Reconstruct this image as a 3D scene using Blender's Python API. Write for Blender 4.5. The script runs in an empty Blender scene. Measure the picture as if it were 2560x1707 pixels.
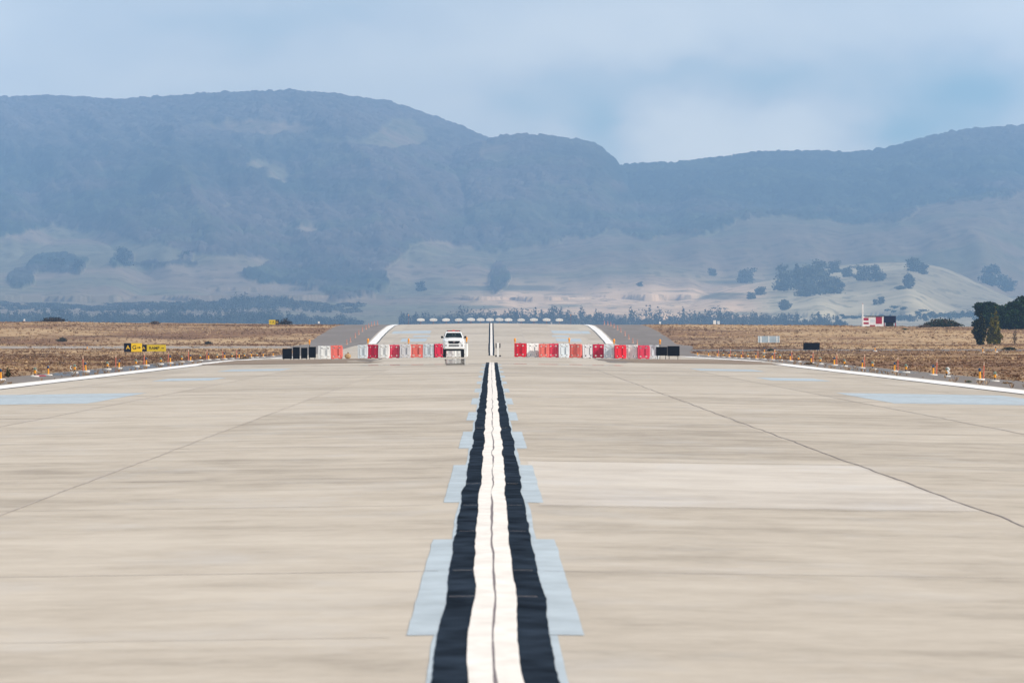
import bpy, bmesh, math, random
import numpy as np
from mathutils import Vector, Matrix, Quaternion

sc = bpy.context.scene
COL = sc.collection
R = math.radians
rng = np.random.default_rng(7)
random.seed(7)

# ------------------------------------------------------------------ camera
F = 28444.0          # focal length in photo pixels (400 mm on a 36 mm sensor)
CX, HY = 1228.0, 828.0   # vanishing point of the runway in the photo
CAMZ = 2.58
cd = bpy.data.cameras.new('camera')
cam = bpy.data.objects.new('camera', cd); COL.objects.link(cam)
cd.lens = 400; cd.sensor_width = 36; cd.clip_start = 1; cd.clip_end = 90000
cam.location = (0, 0, CAMZ)
cam.rotation_euler = (R(90) - (853.5 - HY) / F, 0, -(1280 - CX) / F)
cd.dof.use_dof = True; cd.dof.focus_distance = 620; cd.dof.aperture_fstop = 18
sc.camera = cam

# ------------------------------------------------------------------ world and sun
SUN_DIR = Vector((0.74, -0.36, 0.57)).normalized()
SUN_EL = math.asin(SUN_DIR.z)
SUN_AZ = math.atan2(SUN_DIR.x, SUN_DIR.y)
sun_d = bpy.data.lights.new('sun', 'SUN'); sun = bpy.data.objects.new('sun', sun_d); COL.objects.link(sun)
sun_d.energy = 4.7; sun_d.angle = R(0.53); sun_d.color = (1.0, 0.915, 0.81)
sun.rotation_euler = SUN_DIR.to_track_quat('Z', 'Y').to_euler()
sun.location = (200, -100, 300)

sc.view_settings.view_transform = 'Standard'
sc.view_settings.look = 'None'
sc.view_settings.exposure = 0.0
sc.view_settings.gamma = 1.0
sc.render.engine = 'CYCLES'
sc.cycles.use_denoising = True
sc.cycles.max_bounces = 6
sc.cycles.volume_bounces = 1
sc.cycles.caustics_reflective = False
sc.cycles.caustics_refractive = False
sc.cycles.sample_clamp_indirect = 4

SKY_K = 0.1
def build_world():
    w = bpy.data.worlds.new('World'); sc.world = w; w.use_nodes = True
    nt = w.node_tree; N = nt.nodes; L = nt.links; N.clear()
    out = N.new('ShaderNodeOutputWorld'); bg = N.new('ShaderNodeBackground')
    L.new(bg.outputs[0], out.inputs[0]); bg.inputs['Strength'].default_value = SKY_K
    sky = N.new('ShaderNodeTexSky'); sky.sky_type = 'NISHITA'; sky.sun_disc = False
    sky.sun_elevation = SUN_EL; sky.sun_rotation = SUN_AZ; sky.altitude = 0; sky.air_density = 1.0; sky.dust_density = 0.6
    tc = N.new('ShaderNodeTexCoord')
    sep = N.new('ShaderNodeSeparateXYZ'); L.new(tc.outputs['Generated'], sep.inputs[0])
    def m(op, a, b=None, clamp=False):
        n = N.new('ShaderNodeMath'); n.operation = op; n.use_clamp = clamp
        for i, v in enumerate((a, b)):
            if v is None: continue
            if isinstance(v, (int, float)): n.inputs[i].default_value = v
            else: L.new(v, n.inputs[i])
        return n.outputs[0]
    ysafe = m('MAXIMUM', sep.outputs[1], 0.05)
    u = m('DIVIDE', sep.outputs[0], ysafe); v = m('DIVIDE', sep.outputs[2], ysafe)
    def noise(scale, detail, sx, sz, off):
        mp = N.new('ShaderNodeMapping'); mp.inputs['Scale'].default_value = (sx, 1, sz); mp.inputs['Location'].default_value = off
        L.new(tc.outputs['Generated'], mp.inputs[0])
        n = N.new('ShaderNodeTexNoise'); n.inputs['Scale'].default_value = scale; n.inputs['Detail'].default_value = detail
        n.inputs['Roughness'].default_value = 0.5
        L.new(mp.outputs[0], n.inputs['Vector']); return n.outputs['Fac']
    warp = m('MULTIPLY', m('SUBTRACT', noise(60, 4, 1, 1.6, (3, 0, 1)), 0.5), 0.016)
    warp2 = m('MULTIPLY', m('SUBTRACT', noise(70, 4, 1, 1.6, (9, 4, 2)), 0.5), 0.010)
    uw = m('ADD', u, warp); vw = m('ADD', v, warp2)
    def blob(px, py, rx, ry, k, hard=2.0):
        a = m('DIVIDE', m('SUBTRACT', uw, (px - CX) / F), rx / F)
        b = m('DIVIDE', m('SUBTRACT', vw, (HY - py) / F), ry / F)
        d = m('ADD', m('POWER', m('ABSOLUTE', a), hard), m('POWER', m('ABSOLUTE', b), hard))
        return m('MULTIPLY', m('POWER', 2.718, m('MULTIPLY', d, -1.0)), k)
    base = m('MULTIPLY', m('SUBTRACT', noise(26, 5, 1, 2.2, (0, 0, 0)), 0.5), 0.8)
    fine = m('MULTIPLY', m('SUBTRACT', noise(110, 5, 1, 1.8, (5, 0, 2)), 0.5), 0.35)
    t = m('ADD', m('ADD', base, fine), 0.56)
    for a in BLOBS: t = m('ADD', t, blob(*a))
    t = m('ADD', t, 0, clamp=True)
    cr = N.new('ShaderNodeValToRGB'); L.new(t, cr.inputs[0])
    e = cr.color_ramp.elements
    def c(s, k=1.0): return tuple(x * k / SKY_K for x in s) + (1,)
    e[0].position = 0.0; e[0].color = c(SKY_LO)
    e[1].position = 1.0; e[1].color = c(SKY_HI)
    mid = e.new(0.5); mid.color = c(SKY_MID)
    hi = m('MULTIPLY', m('SUBTRACT', v, 0.06), 4.0, clamp=True)
    hi = m('MULTIPLY', hi, 0.92)
    mix = N.new('ShaderNodeMix'); mix.data_type = 'RGBA'
    L.new(hi, mix.inputs['Factor']); L.new(cr.outputs[0], mix.inputs['A'])
    mx2 = N.new('ShaderNodeMix'); mx2.data_type = 'RGBA'; mx2.inputs['Factor'].default_value = 0.6
    L.new(sky.outputs[0], mx2.inputs['A']); mx2.inputs['B'].default_value = c((.78, .80, .84)); L.new(mx2.outputs['Result'], mix.inputs['B'])
    L.new(mix.outputs['Result'], bg.inputs['Color'])
SKY_LO, SKY_MID, SKY_HI = (0.52, 0.77, 0.80), (1.15, 1.16, 1.07), (1.60, 1.52, 1.30)
BLOBS = [(1850, 335, 275, 95, 0.40, 4.0), (2400, 245, 200, 130, -0.52), (1500, 350, 90, 110, -0.48), (1290, 300, 130, 50, -0.24), (1420, 235, 160, 55, -0.22),
         (1590, 175, 170, 50, -0.22), (1790, 165, 220, 45, -0.24), (2020, 180, 190, 50, -0.22), (2210, 330, 90, 100, -0.30), (1900, 50, 700, 90, 0.22), (2560, 10, 260, 110, 0.22),
         (700, 40, 480, 80, -0.22), (0, 60, 160, 90, 0.20), (1150, 130, 400, 90, 0.12), (300, 190, 500, 60, 0.08)]
build_world()

# ------------------------------------------------------------------ noise helpers (numpy)
def _hash(ix, iy, s):
    h = (ix.astype(np.int64) * 374761393 + iy.astype(np.int64) * 668265263 + s * 974634533) & 0xffffffff
    h = ((h ^ (h >> 13)) * 1274126177) & 0xffffffff
    return ((h ^ (h >> 16)) & 0xffff) / 65535.0
def vnoise(x, y, s=0):
    x = np.asarray(x, float); y = np.asarray(y, float)
    ix = np.floor(x); iy = np.floor(y); fx = x - ix; fy = y - iy
    fx = fx * fx * (3 - 2 * fx); fy = fy * fy * (3 - 2 * fy)
    a = _hash(ix, iy, s); b = _hash(ix + 1, iy, s); c = _hash(ix, iy + 1, s); d = _hash(ix + 1, iy + 1, s)
    return (a * (1 - fx) + b * fx) * (1 - fy) + (c * (1 - fx) + d * fx) * fy
def fbm(x, y, s=0, o=4):
    t = 0; k = 0.5
    for i in range(o):
        t = t + k * vnoise(np.asarray(x) * 2 ** i, np.asarray(y) * 2 ** i, s + i * 17); k *= 0.5
    return t / (1 - 0.5 ** o)
def sstep(a, b, x):
    t = np.clip((np.asarray(x, float) - a) / (b - a), 0, 1); return t * t * (3 - 2 * t)

# ------------------------------------------------------------------ the lie of the land
KN = [(-200, 0), (1000, 0), (1250, -.3), (1433, -.5), (1600, -.5), (1800, -.3), (1960, .05), (2151, .1), (2259, 1.3), (2385, 2.5),
      (2453, 3.0), (2568, 3.8), (2704, 4.15), (2765, 4.2), (2850, 3.4), (3100, -3), (3600, -14), (6000, -14)]
GY = np.arange(-100, 3601, 10.0)
_p = np.interp(np.arange(-200, 3701, 10.0), *zip(*KN))
_k = np.hanning(9); _k /= _k.sum()
GP = np.interp(GY, np.arange(-200, 3701, 10.0), np.convolve(np.pad(_p, 4, 'edge'), _k, 'valid'))
def prof(Y): return np.interp(Y, GY, GP)
def taxi_mask(x, Y):      # 1 on the two crossing taxiways
    l = sstep(1820, 1850, Y) * (1 - sstep(1950, 1980, Y)) * (np.asarray(x) < 0)
    r = sstep(1690, 1710, Y) * (1 - sstep(1795, 1815, Y)) * (np.asarray(x) > 0)
    return np.maximum(l, r)
def ground(x, Y):
    x = np.asarray(x, float); Y = np.asarray(Y, float); ax = np.abs(x)
    z = prof(Y) + 0.33 * np.clip(1 - ax / 22.5, 0, 1)
    z = z - np.sign(x) * 0.6 * np.clip((ax - 40) / 75, 0, 1.6) * np.clip((Y - 2000) / 650, 0, 1)
    rough = np.clip((ax - 37) / 12, 0, 1) * (1 - taxi_mask(x, Y))
    z = z + rough * (fbm(x / 26, Y / 60, 5) - 0.5) * 0.7
    return z
def gz(x, Y): return float(ground(x, Y))
def px2x(px, Y): return (px - CX) * Y / F
def py2z(py, Y): return CAMZ + (HY - py) * Y / F

# ------------------------------------------------------------------ materials
def newmat(name):
    m = bpy.data.materials.new(name); m.use_nodes = True; return m, m.node_tree.nodes, m.node_tree.links
def pmat(name, col, rough=0.6, var=0.12, scale=8.0, metal=0.0, stretch=(1, 1, 1), spec=0.4, col2=None, bump=0.0):
    m, N, L = newmat(name); b = N['Principled BSDF']
    b.inputs['Roughness'].default_value = rough; b.inputs['Metallic'].default_value = metal
    b.inputs['Specular IOR Level'].default_value = spec
    tc = N.new('ShaderNodeTexCoord'); mp = N.new('ShaderNodeMapping'); mp.inputs['Scale'].default_value = stretch
    nz = N.new('ShaderNodeTexNoise'); nz.inputs['Scale'].default_value = scale; nz.inputs['Detail'].default_value = 5
    L.new(tc.outputs['Object'], mp.inputs[0]); L.new(mp.outputs[0], nz.inputs['Vector'])
    cr = N.new('ShaderNodeValToRGB'); e = cr.color_ramp.elements
    a = tuple(c * (1 - var) for c in col); c2 = col2 or tuple(min(1, c * (1 + var)) for c in col)
    e[0].position = 0.3; e[0].color = a + (1,); e[1].position = 0.7; e[1].color = c2 + (1,)
    L.new(nz.outputs['Fac'], cr.inputs[0]); L.new(cr.outputs[0], b.inputs['Base Color'])
    if bump:
        bp = N.new('ShaderNodeBump'); bp.inputs['Strength'].default_value = bump; bp.inputs['Distance'].default_value = 0.02
        L.new(nz.outputs['Fac'], bp.inputs['Height']); L.new(bp.outputs[0], b.inputs['Normal'])
    return m
def attrmat(name, attr='tint', rough=0.9, trans=0.0, scale=3.0, var=0.25, stretch=(1, 1, 1)):
    m, N, L = newmat(name); b = N['Principled BSDF']; b.inputs['Roughness'].default_value = rough
    b.inputs['Specular IOR Level'].default_value = 0.05
    at = N.new('ShaderNodeAttribute'); at.attribute_name = attr
    tc = N.new('ShaderNodeTexCoord'); mp = N.new('ShaderNodeMapping'); mp.inputs['Scale'].default_value = stretch
    nz = N.new('ShaderNodeTexNoise'); nz.inputs['Scale'].default_value = scale; nz.inputs['Detail'].default_value = 6
    L.new(tc.outputs['Object'], mp.inputs[0]); L.new(mp.outputs[0], nz.inputs['Vector'])
    mr = N.new('ShaderNodeMapRange'); mr.inputs['To Min'].default_value = 1 - var; mr.inputs['To Max'].default_value = 1 + var
    mr.inputs['From Min'].default_value = 0.25; mr.inputs['From Max'].default_value = 0.75
    L.new(nz.outputs['Fac'], mr.inputs['Value'])
    vm = N.new('ShaderNodeVectorMath'); vm.operation = 'SCALE'
    L.new(at.outputs['Color'], vm.inputs[0]); L.new(mr.outputs[0], vm.inputs['Scale'])
    L.new(vm.outputs[0], b.inputs['Base Color'])
    return m

def concrete_mat(name, ramp, streak=1.0, rough=0.85):
    """pavement: several sizes of stain, laid in metres on the ground"""
    m, N, L = newmat(name); b = N['Principled BSDF']; b.inputs['Roughness'].default_value = rough
    b.inputs['Specular IOR Level'].default_value = 0.1
    tc = N.new('ShaderNodeTexCoord')
    def nz(scale, st, det=6, rg=0.6, off=(0, 0, 0)):
        mp = N.new('ShaderNodeMapping'); mp.inputs['Scale'].default_value = st; mp.inputs['Location'].default_value = off
        L.new(tc.outputs['Object'], mp.inputs[0])
        n = N.new('ShaderNodeTexNoise'); n.inputs['Scale'].default_value = scale; n.inputs['Detail'].default_value = det
        n.inputs['Roughness'].default_value = rg
        L.new(mp.outputs[0], n.inputs['Vector']); return n.outputs['Fac']
    def mm(op, a, c):
        n = N.new('ShaderNodeMath'); n.operation = op
        for i, v in enumerate((a, c)):
            if isinstance(v, (int, float)): n.inputs[i].default_value = v
            else: L.new(v, n.inputs[i])
        return n.outputs[0]
    s1 = nz(0.14, (.55, 0.9, 1), 7, 0.68)               # broad weathering
    s2 = nz(0.8, (0.9, 0.30, 1), 6, 0.66, (40, 3, 0))  # brooming across the slab
    s3 = nz(4.5, (0.8, 0.40, 1), 5, 0.75, (7, 9, 0))
    s4 = nz(2.6, (0.10, 1.5, 1), 5, 0.75, (3, 31, 0))   # rake marks across the runway
    t = mm('ADD', mm('MULTIPLY', s1, 0.48), mm('ADD', mm('MULTIPLY', s2, 0.52 * streak), mm('ADD', mm('MULTIPLY', s3, 0.22 * streak), mm('MULTIPLY', mm('SUBTRACT', s4, 0.5), 0.09 * streak))))
    # each slab is a pour of its own
    sp = N.new('ShaderNodeSeparateXYZ'); L.new(tc.outputs['Object'], sp.inputs[0])
    sx = mm('FLOOR', mm('DIVIDE', sp.outputs[0], 6.3), 0); sy = mm('FLOOR', mm('DIVIDE', sp.outputs[1], 41.0), 0)
    cb = N.new('ShaderNodeCombineXYZ'); L.new(sx, cb.inputs[0]); L.new(sy, cb.inputs[1])
    wn = N.new('ShaderNodeTexWhiteNoise'); wn.noise_dimensions = '2D'; L.new(cb.outputs[0], wn.inputs['Vector'])
    t = mm('ADD', t, mm('MULTIPLY', mm('SUBTRACT', wn.outputs['Value'], 0.5), 0.13))
    cr = N.new('ShaderNodeValToRGB'); e = cr.color_ramp.elements
    for i, (p, c) in enumerate(ramp):
        q = e[i] if i < 2 else e.new(p)
        q.position = p; q.color = c + (1,)
    L.new(t, cr.inputs[0])
    # pale grey scuffs, a colour of their own
    g = N.new('ShaderNodeMapRange'); g.inputs['From Min'].default_value = .52; g.inputs['From Max'].default_value = .72; g.inputs['To Max'].default_value = .55
    L.new(nz(0.32, (1, .22, 1), 6, .72, (13, 77, 0)), g.inputs['Value'])
    mx = N.new('ShaderNodeMix'); mx.data_type = 'RGBA'; k = ramp[1][1]
    mx.inputs['B'].default_value = (k[0] * .93, k[1] * .99, k[2] * 1.1, 1)
    L.new(g.outputs[0], mx.inputs['Factor']); L.new(cr.outputs[0], mx.inputs['A']); L.new(mx.outputs['Result'], b.inputs['Base Color'])
    return m

M = {}
M['concrete'] = concrete_mat('concrete', [(0.45, (0.325, 0.286, 0.24)), (0.74, (0.525, 0.473, 0.405)), (0.59, (0.442, 0.392, 0.33))])
M['panel'] = concrete_mat('pale concrete', [(0.45, (0.39, 0.35, 0.31)), (0.74, (0.57, 0.525, 0.47)), (0.59, (0.485, 0.442, 0.392))])
M['asphalt'] = concrete_mat('asphalt shoulder', [(0.42, (0.18, 0.158, 0.145)), (0.75, (0.26, 0.232, 0.215)), (0.58, (0.22, 0.195, 0.18))], 0.6)
M['white_paint'] = pmat('white paint', (0.75, 0.705, 0.655), 0.7, 0.09, 1.4, col2=(0.84, 0.80, 0.755), stretch=(3, .5, 1), spec=.1)
M['edge_paint'] = pmat('edge paint', (0.82, 0.80, 0.78), 0.6, 0.06, 0.5)
M['black_paint'] = pmat('black paint', (0.020, 0.029, 0.043), 0.9, 0.55, 0.9, stretch=(2.5, .6, 1), spec=0.0)
M['blue_paint'] = pmat('grey blue paint', (0.40, 0.465, 0.515), 0.8, 0.12, 1.6, stretch=(1.5, .35, 1), spec=0.05)
M['crack'] = pmat('joint sealant', (0.20, 0.17, 0.17), 0.8, 0.3, 1.0)
M['joint'] = pmat('old joint filler', (0.39, 0.345, 0.31), 0.8, 0.25, 0.6)
M['painted_mirage'] = pmat('painted mirage on pavement', (0.20, 0.135, 0.09), 0.9, 0.35, 0.25, stretch=(.3, .3, 1), col2=(0.30, 0.225, 0.16))  # grass colour mirrored in the mirage, laid on as paint
M['gravel'] = pmat('grey gravel', (0.27, 0.215, 0.175), 0.9, 0.2, 0.15, col2=(0.40, 0.345, 0.30))

# ------------------------------------------------------------------ mesh helpers
def link(name, me, mat=None, parent=None, smooth=False):
    o = bpy.data.objects.new(name, me); COL.objects.link(o)
    if mat is not None:
        for m in (mat if isinstance(mat, (list, tuple)) else [mat]): me.materials.append(m)
    if parent is not None: o.parent = parent
    if smooth: me.polygons.foreach_set('use_smooth', [True] * len(me.polygons))
    return o
def np_mesh(name, V, Fq, mat=None, parent=None, smooth=False, tint=None):
    """V (n,3); Fq (m,4) or (m,3) int arrays"""
    V = np.asarray(V, np.float32); Fq = np.asarray(Fq, np.int32); k = Fq.shape[1]
    me = bpy.data.meshes.new(name)
    me.vertices.add(len(V)); me.vertices.foreach_set('co', V.ravel())
    me.loops.add(Fq.size); me.loops.foreach_set('vertex_index', Fq.ravel())
    me.polygons.add(len(Fq)); me.polygons.foreach_set('loop_start', np.arange(0, Fq.size, k, dtype=np.int32))
    me.polygons.foreach_set('loop_total', np.full(len(Fq), k, np.int32))
    me.update(calc_edges=True); me.validate()
    if tint is not None:
        a = me.color_attributes.new('tint', 'FLOAT_COLOR', 'POINT')
        c = np.ones((len(V), 4), np.float32); c[:, :3] = tint; a.data.foreach_set('color', c.ravel())
    return link(name, me, mat, parent, smooth)
def grid_faces(nr, nc):
    i = np.arange(nr * nc).reshape(nr, nc)
    return np.stack([i[:-1, :-1], i[:-1, 1:], i[1:, 1:], i[1:, :-1]], -1).reshape(-1, 4)
class MB:
    """collects shapes into ONE mesh"""
    def __init__(s): s.bm = bmesh.new()
    def box(s, c, d, bev=0.0, rot=None, taper=1.0):
        M4 = Matrix.Translation(c) @ (rot.to_4x4() if rot else Matrix.Identity(4)) @ Matrix.Diagonal((d[0], d[1], d[2], 1))
        r = bmesh.ops.create_cube(s.bm, size=1.0)
        for v in r['verts']:
            if taper != 1.0 and v.co.z > 0: v.co.x *= taper; v.co.y *= taper
            v.co = M4 @ v.co
        if bev:
            es = list({e for v in r['verts'] for e in v.link_edges})
            bmesh.ops.bevel(s.bm, geom=es, offset=bev, segments=2, affect='EDGES', profile=0.6)
        return s
    def tube(s, a, b, r0, r1=None, n=10, cap=True):
        a = Vector(a); b = Vector(b); r1 = r0 if r1 is None else r1; d = b - a
        q = d.to_track_quat('Z', 'Y').to_matrix().to_4x4()
        bmesh.ops.create_cone(s.bm, cap_ends=cap, segments=n, radius1=r0, radius2=max(r1, 1e-4), depth=d.length,
                              matrix=Matrix.Translation((a + b) / 2) @ q)
        return s
    def lathe(s, prof_, o=(0, 0, 0), n=14, axis=None):
        rings = []
        for r, z in prof_:
            rings.append([s.bm.verts.new((o[0] + r * math.cos(2 * math.pi * i / n), o[1] + r * math.sin(2 * math.pi * i / n), o[2] + z)) for i in range(n)])
        for a, b in zip(rings, rings[1:]):
            for i in range(n): s.bm.faces.new((a[i], a[(i + 1) % n], b[(i + 1) % n], b[i]))
        s.bm.faces.new(rings[-1]); s.bm.faces.new(list(reversed(rings[0])))
        return s
    def ball(s, c, d, seg=12):
        bmesh.ops.create_uvsphere(s.bm, u_segments=seg, v_segments=max(6, seg // 2), radius=0.5,
                                  matrix=Matrix.Translation(c) @ Matrix.Diagonal((d[0], d[1], d[2], 1)))
        return s
    def quad(s, pts):
        s.bm.faces.new([s.bm.verts.new(p) for p in pts]); return s
    def loft(s, rings, cap=True):
        rr = [[s.bm.verts.new(p) for p in r] for r in rings]
        n = len(rr[0])
        for a, b in zip(rr, rr[1:]):
            for i in range(n): s.bm.faces.new((a[i], a[(i + 1) % n], b[(i + 1) % n], b[i]))
        if cap: s.bm.faces.new(list(reversed(rr[0]))); s.bm.faces.new(rr[-1])
        return s
    def build(s, name, mat, parent=None, smooth=False):
        bmesh.ops.recalc_face_normals(s.bm, faces=s.bm.faces)
        me = bpy.data.meshes.new(name); s.bm.to_mesh(me); s.bm.free()
        return link(name, me, mat, parent, smooth)
def tag(o, label=None, cat=None, group=None, kind=None):
    if label: o['label'] = label
    if cat: o['category'] = cat
    if group: o['group'] = group
    if kind: o['kind'] = kind
    return o
def thing(name, label, cat, loc=(0, 0, 0), rz=0.0, group=None):
    o = bpy.data.objects.new(name, None); COL.objects.link(o); o.empty_display_size = 0.3
    o.location = loc; o.rotation_euler = (0, 0, rz); return tag(o, label, cat, group)
def copy_tree(o, parent=None):
    c = o.copy(); COL.objects.link(c)
    if parent is not None: c.parent = parent
    for ch in list(o.children): copy_tree(ch, c)
    return c
def struct(o): o['kind'] = 'structure'; return o
ORD = ['first', 'second', 'third', 'fourth', 'fifth', 'sixth', 'seventh', 'eighth', 'ninth', 'tenth', 'eleventh', 'twelfth', 'thirteenth', 'fourteenth',
       'fifteenth', 'sixteenth', 'seventeenth', 'eighteenth']

def sheet(name, x0, x1, y0, y1, lift, mat, step=10.0, wob=0.0, wl=6.0, seed=0, nx=None, endwob=0.0, parent=None):
    """flat strip that follows the ground; x0/x1 may be functions of Y; wob = wobble of its edges in metres"""
    ys = np.unique(np.concatenate([np.arange(y0, y1, step), [y1], GY[(GY > y0) & (GY < y1)]]))
    f0 = x0(ys) if callable(x0) else np.full(len(ys), float(x0))
    f1 = x1(ys) if callable(x1) else np.full(len(ys), float(x1))
    if wob:
        f0 = f0 + wob * ((fbm(ys / wl, ys * 0, seed, 3) - .5) * 2 + (vnoise(ys / (wl * .11), ys * 0, seed + 5) - .5) * .6 * vnoise(ys / wl, ys * 0, seed + 31))
        f1 = f1 + wob * ((fbm(ys / wl, ys * 0, seed + 9, 3) - .5) * 2 + (vnoise(ys / (wl * .11), ys * 0, seed + 15) - .5) * .6 * vnoise(ys / wl, ys * 0, seed + 32))
    ks = [k for k in (-22.5, 0.0, 22.5) if f0.min() < k < f1.max()]
    cols = [f0]
    for k in ks: cols.append(np.clip(np.full(len(ys), k), f0, f1))
    cols.append(f1)
    if nx:
        cols = [f0 + (f1 - f0) * i / nx for i in range(nx + 1)]
    X = np.stack(cols, 1); Y = np.repeat(ys[:, None], X.shape[1], 1)
    if endwob:
        t = np.linspace(0, 1, X.shape[1])
        Y[0] += endwob * (vnoise(X[0] / 2.5, X[0] * 0, seed + 21) - .5) * 2; Y[-1] += endwob * (vnoise(X[-1] / 2.5, X[-1] * 0, seed + 22) - .5) * 2
    Z = ground(X, Y) + lift
    V = np.stack([X, Y, Z], -1).reshape(-1, 3)
    return np_mesh(name, V, grid_faces(*X.shape), mat, parent)

# ------------------------------------------------------------------ ground, runway, taxiways
xs = np.unique(np.concatenate([np.arange(-140, 140.1, 2.0), -np.geomspace(140, 420, 24), np.geomspace(140, 420, 24), [-22.5, 22.5, 0, -37, 37]]))
ys = np.arange(-100, 3601, 10.0)
ys = np.unique(np.concatenate([ys, np.arange(550, 2800, 5.0)]))
GX, GYY = np.meshgrid(xs, ys)
GZ = ground(GX, GYY) - 0.04
tintn = fbm(GX / 30, GYY / 110, 31, 4); tn2 = fbm(GX / 9, GYY / 25, 77, 3)
tan_c, brn_c, drk_c = np.array((0.41, 0.28, 0.16)), np.array((0.20, 0.112, 0.062)), np.array((0.12, 0.064, 0.040))
w1 = sstep(.36, .60, tintn * .7 + tn2 * .3)[..., None]
w1 = w1 * (1 - .45 * sstep(1600, 1200, GYY))[..., None]
gt = brn_c * (1 - w1) + tan_c * w1
w2 = sstep(.58, .72, fbm(GX / 40, GYY / 60, 99, 3))[..., None]
gt = gt * (1 - w2 * .7) + drk_c * w2 * .7
M['field'] = attrmat('dry steppe soil', scale=0.25, var=0.3, stretch=(1, .3, 1))
struct(np_mesh('ground', np.stack([GX, GYY, GZ], -1).reshape(-1, 3), grid_faces(*GX.shape), M['field'], tint=gt.reshape(-1, 3)))

struct(sheet('runway', -23.6, 23.6, -60, 2768, 0.0, M['concrete']))
def shl(ys): return -(27.3 + 7.5 * sstep(1500, 2050, ys) + .5 * (fbm(ys / 20, ys * 0, 3) - .5))
def shr(ys): return 27.5 + 7.5 * sstep(1500, 2050, ys) + .5 * (fbm(ys / 20, ys * 0, 4) - .5)
struct(sheet('shoulder', shl, -23.55, -60, 2766, -0.012, M['asphalt'], step=5))
struct(sheet('shoulder', 23.55, shr, -60, 2766, -0.012, M['asphalt'], step=5))
struct(sheet('taxiway', -400, lambda y: shl(y) - .05, 1845, 1955, 0.0, M['gravel'], nx=60, endwob=2.0))
struct(sheet('taxiway', lambda y: shr(y) + .05, 400, 1708, 1798, 0.0, M['asphalt'], nx=60, endwob=2.0))

# edge lines with a dark inner border
for s, gaps in ((-1, [(1120, 1165), (1330, 2152)]), (1, [(905, 960), (1330, 2152)])):
    y = -60
    cuts = gaps + [(2766, 9999)]
    for a, b in cuts:
        for nm, x0, x1, l, mt in (('edge_marking', 21.8, 23.25, .010, M['edge_paint']), ('edge_marking_border', 21.58, 21.9, .005, M['black_paint'])):
            q = sorted((s * x0, s * x1))
            struct(sheet(nm, q[0], q[1], y, a, l, mt, step=5, wob=.07, wl=25, seed=11 + s))
        y = b
# the stripe that was painted out: pale blue grey blocks
per, ln, y0 = 68.6, 40.5, 79.0
pos = [(84.5, 123.5), (150, 192), (219.5, 256), (288, 318), (352, 384), (421, 448), (488, 512), (555, 580), (622, 648), (690, 712), (755, 775)]
for i, (a, b) in enumerate(pos):
    for s in (-1, 1):
        q = sorted((.03 + s * (.30), .03 + s * .66))
        struct(sheet('painted_out_marking', q[0], q[1], a, b, .004, M['blue_paint'], step=2, wob=.012, wl=3, seed=40 + i * 2 + s, endwob=.15))
    struct(sheet('painted_out_marking', -.43, .49, b, pos[i + 1][0] if i + 1 < len(pos) else b + 20, .003, M['blue_paint'], step=2, wob=.02, wl=8, seed=90 + i))
struct(sheet('painted_out_marking', -.43, .49, 60, 84.5, .003, M['blue_paint'], step=2, wob=.02, wl=6, seed=90))
for a, b, x0, x1 in ((387, 452, 13.7, 20.2), (568, 602, 14.0, 17.0), (705, 745, 13.0, 17.0), (2185, 2235, 12.5, 17.5), (2262, 2292, 12.2, 15.6), (2335, 2395, 12.5, 20.5)):
    for s in (-1, 1):
        q = sorted((s * x0, s * x1))
        struct(sheet('painted_out_marking', q[0], q[1], a, b, .004, M['blue_paint'], step=4, wob=.05, wl=9, seed=int(a) + s, endwob=1.2, nx=8))
# centre line: two white bands between two black ones, brushed by hand
def wobc(seed, amp, wl): return lambda ys: amp * ((fbm(ys / wl, ys * 0, seed, 3) - .5) * 2)
def stripes(y0, y1, step):
    w = wobc(1, .035, 14)
    struct(sheet('centreline_border', lambda y: -.385 + w(y), lambda y: .445 + w(y), y0, y1, .008, M['black_paint'], step=step, wob=.019, wl=8, seed=61))
    struct(sheet('centreline_marking', lambda y: -.15 + w(y), lambda y: .016 + w(y), y0, y1, .013, M['white_paint'], step=step, wob=.013, wl=10, seed=62))
    struct(sheet('centreline_marking', lambda y: .036 + w(y), lambda y: .205 + w(y), y0, y1, .013, M['white_paint'], step=step, wob=.013, wl=10, seed=63))
struct(sheet('centreline_gap', lambda y: .004 + wobc(1, .035, 14)(y), lambda y: .048 + wobc(1, .035, 14)(y), -60, 800, .0105, pmat('worn gap', (.16, .13, .14), .8, .3, 2), step=2)); stripes(-60, 60, 2); stripes(60, 400, .35); stripes(400, 820, 1.2)
struct(sheet('centreline_border', lambda y: .03 - .30 - .2 * sstep(1150, 1900, y), lambda y: .03 + .30 + .2 * sstep(1150, 1900, y), 1120, 2766, .008, M['black_paint'], step=10, wob=.02, wl=30, seed=61))
struct(sheet('centreline_marking', lambda y: .03 - .13 - .09 * sstep(1150, 1900, y), lambda y: .03 + .13 + .09 * sstep(1150, 1900, y), 1120, 2766, .013, M['white_paint'], step=10, wob=.02, wl=30, seed=62))
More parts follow.
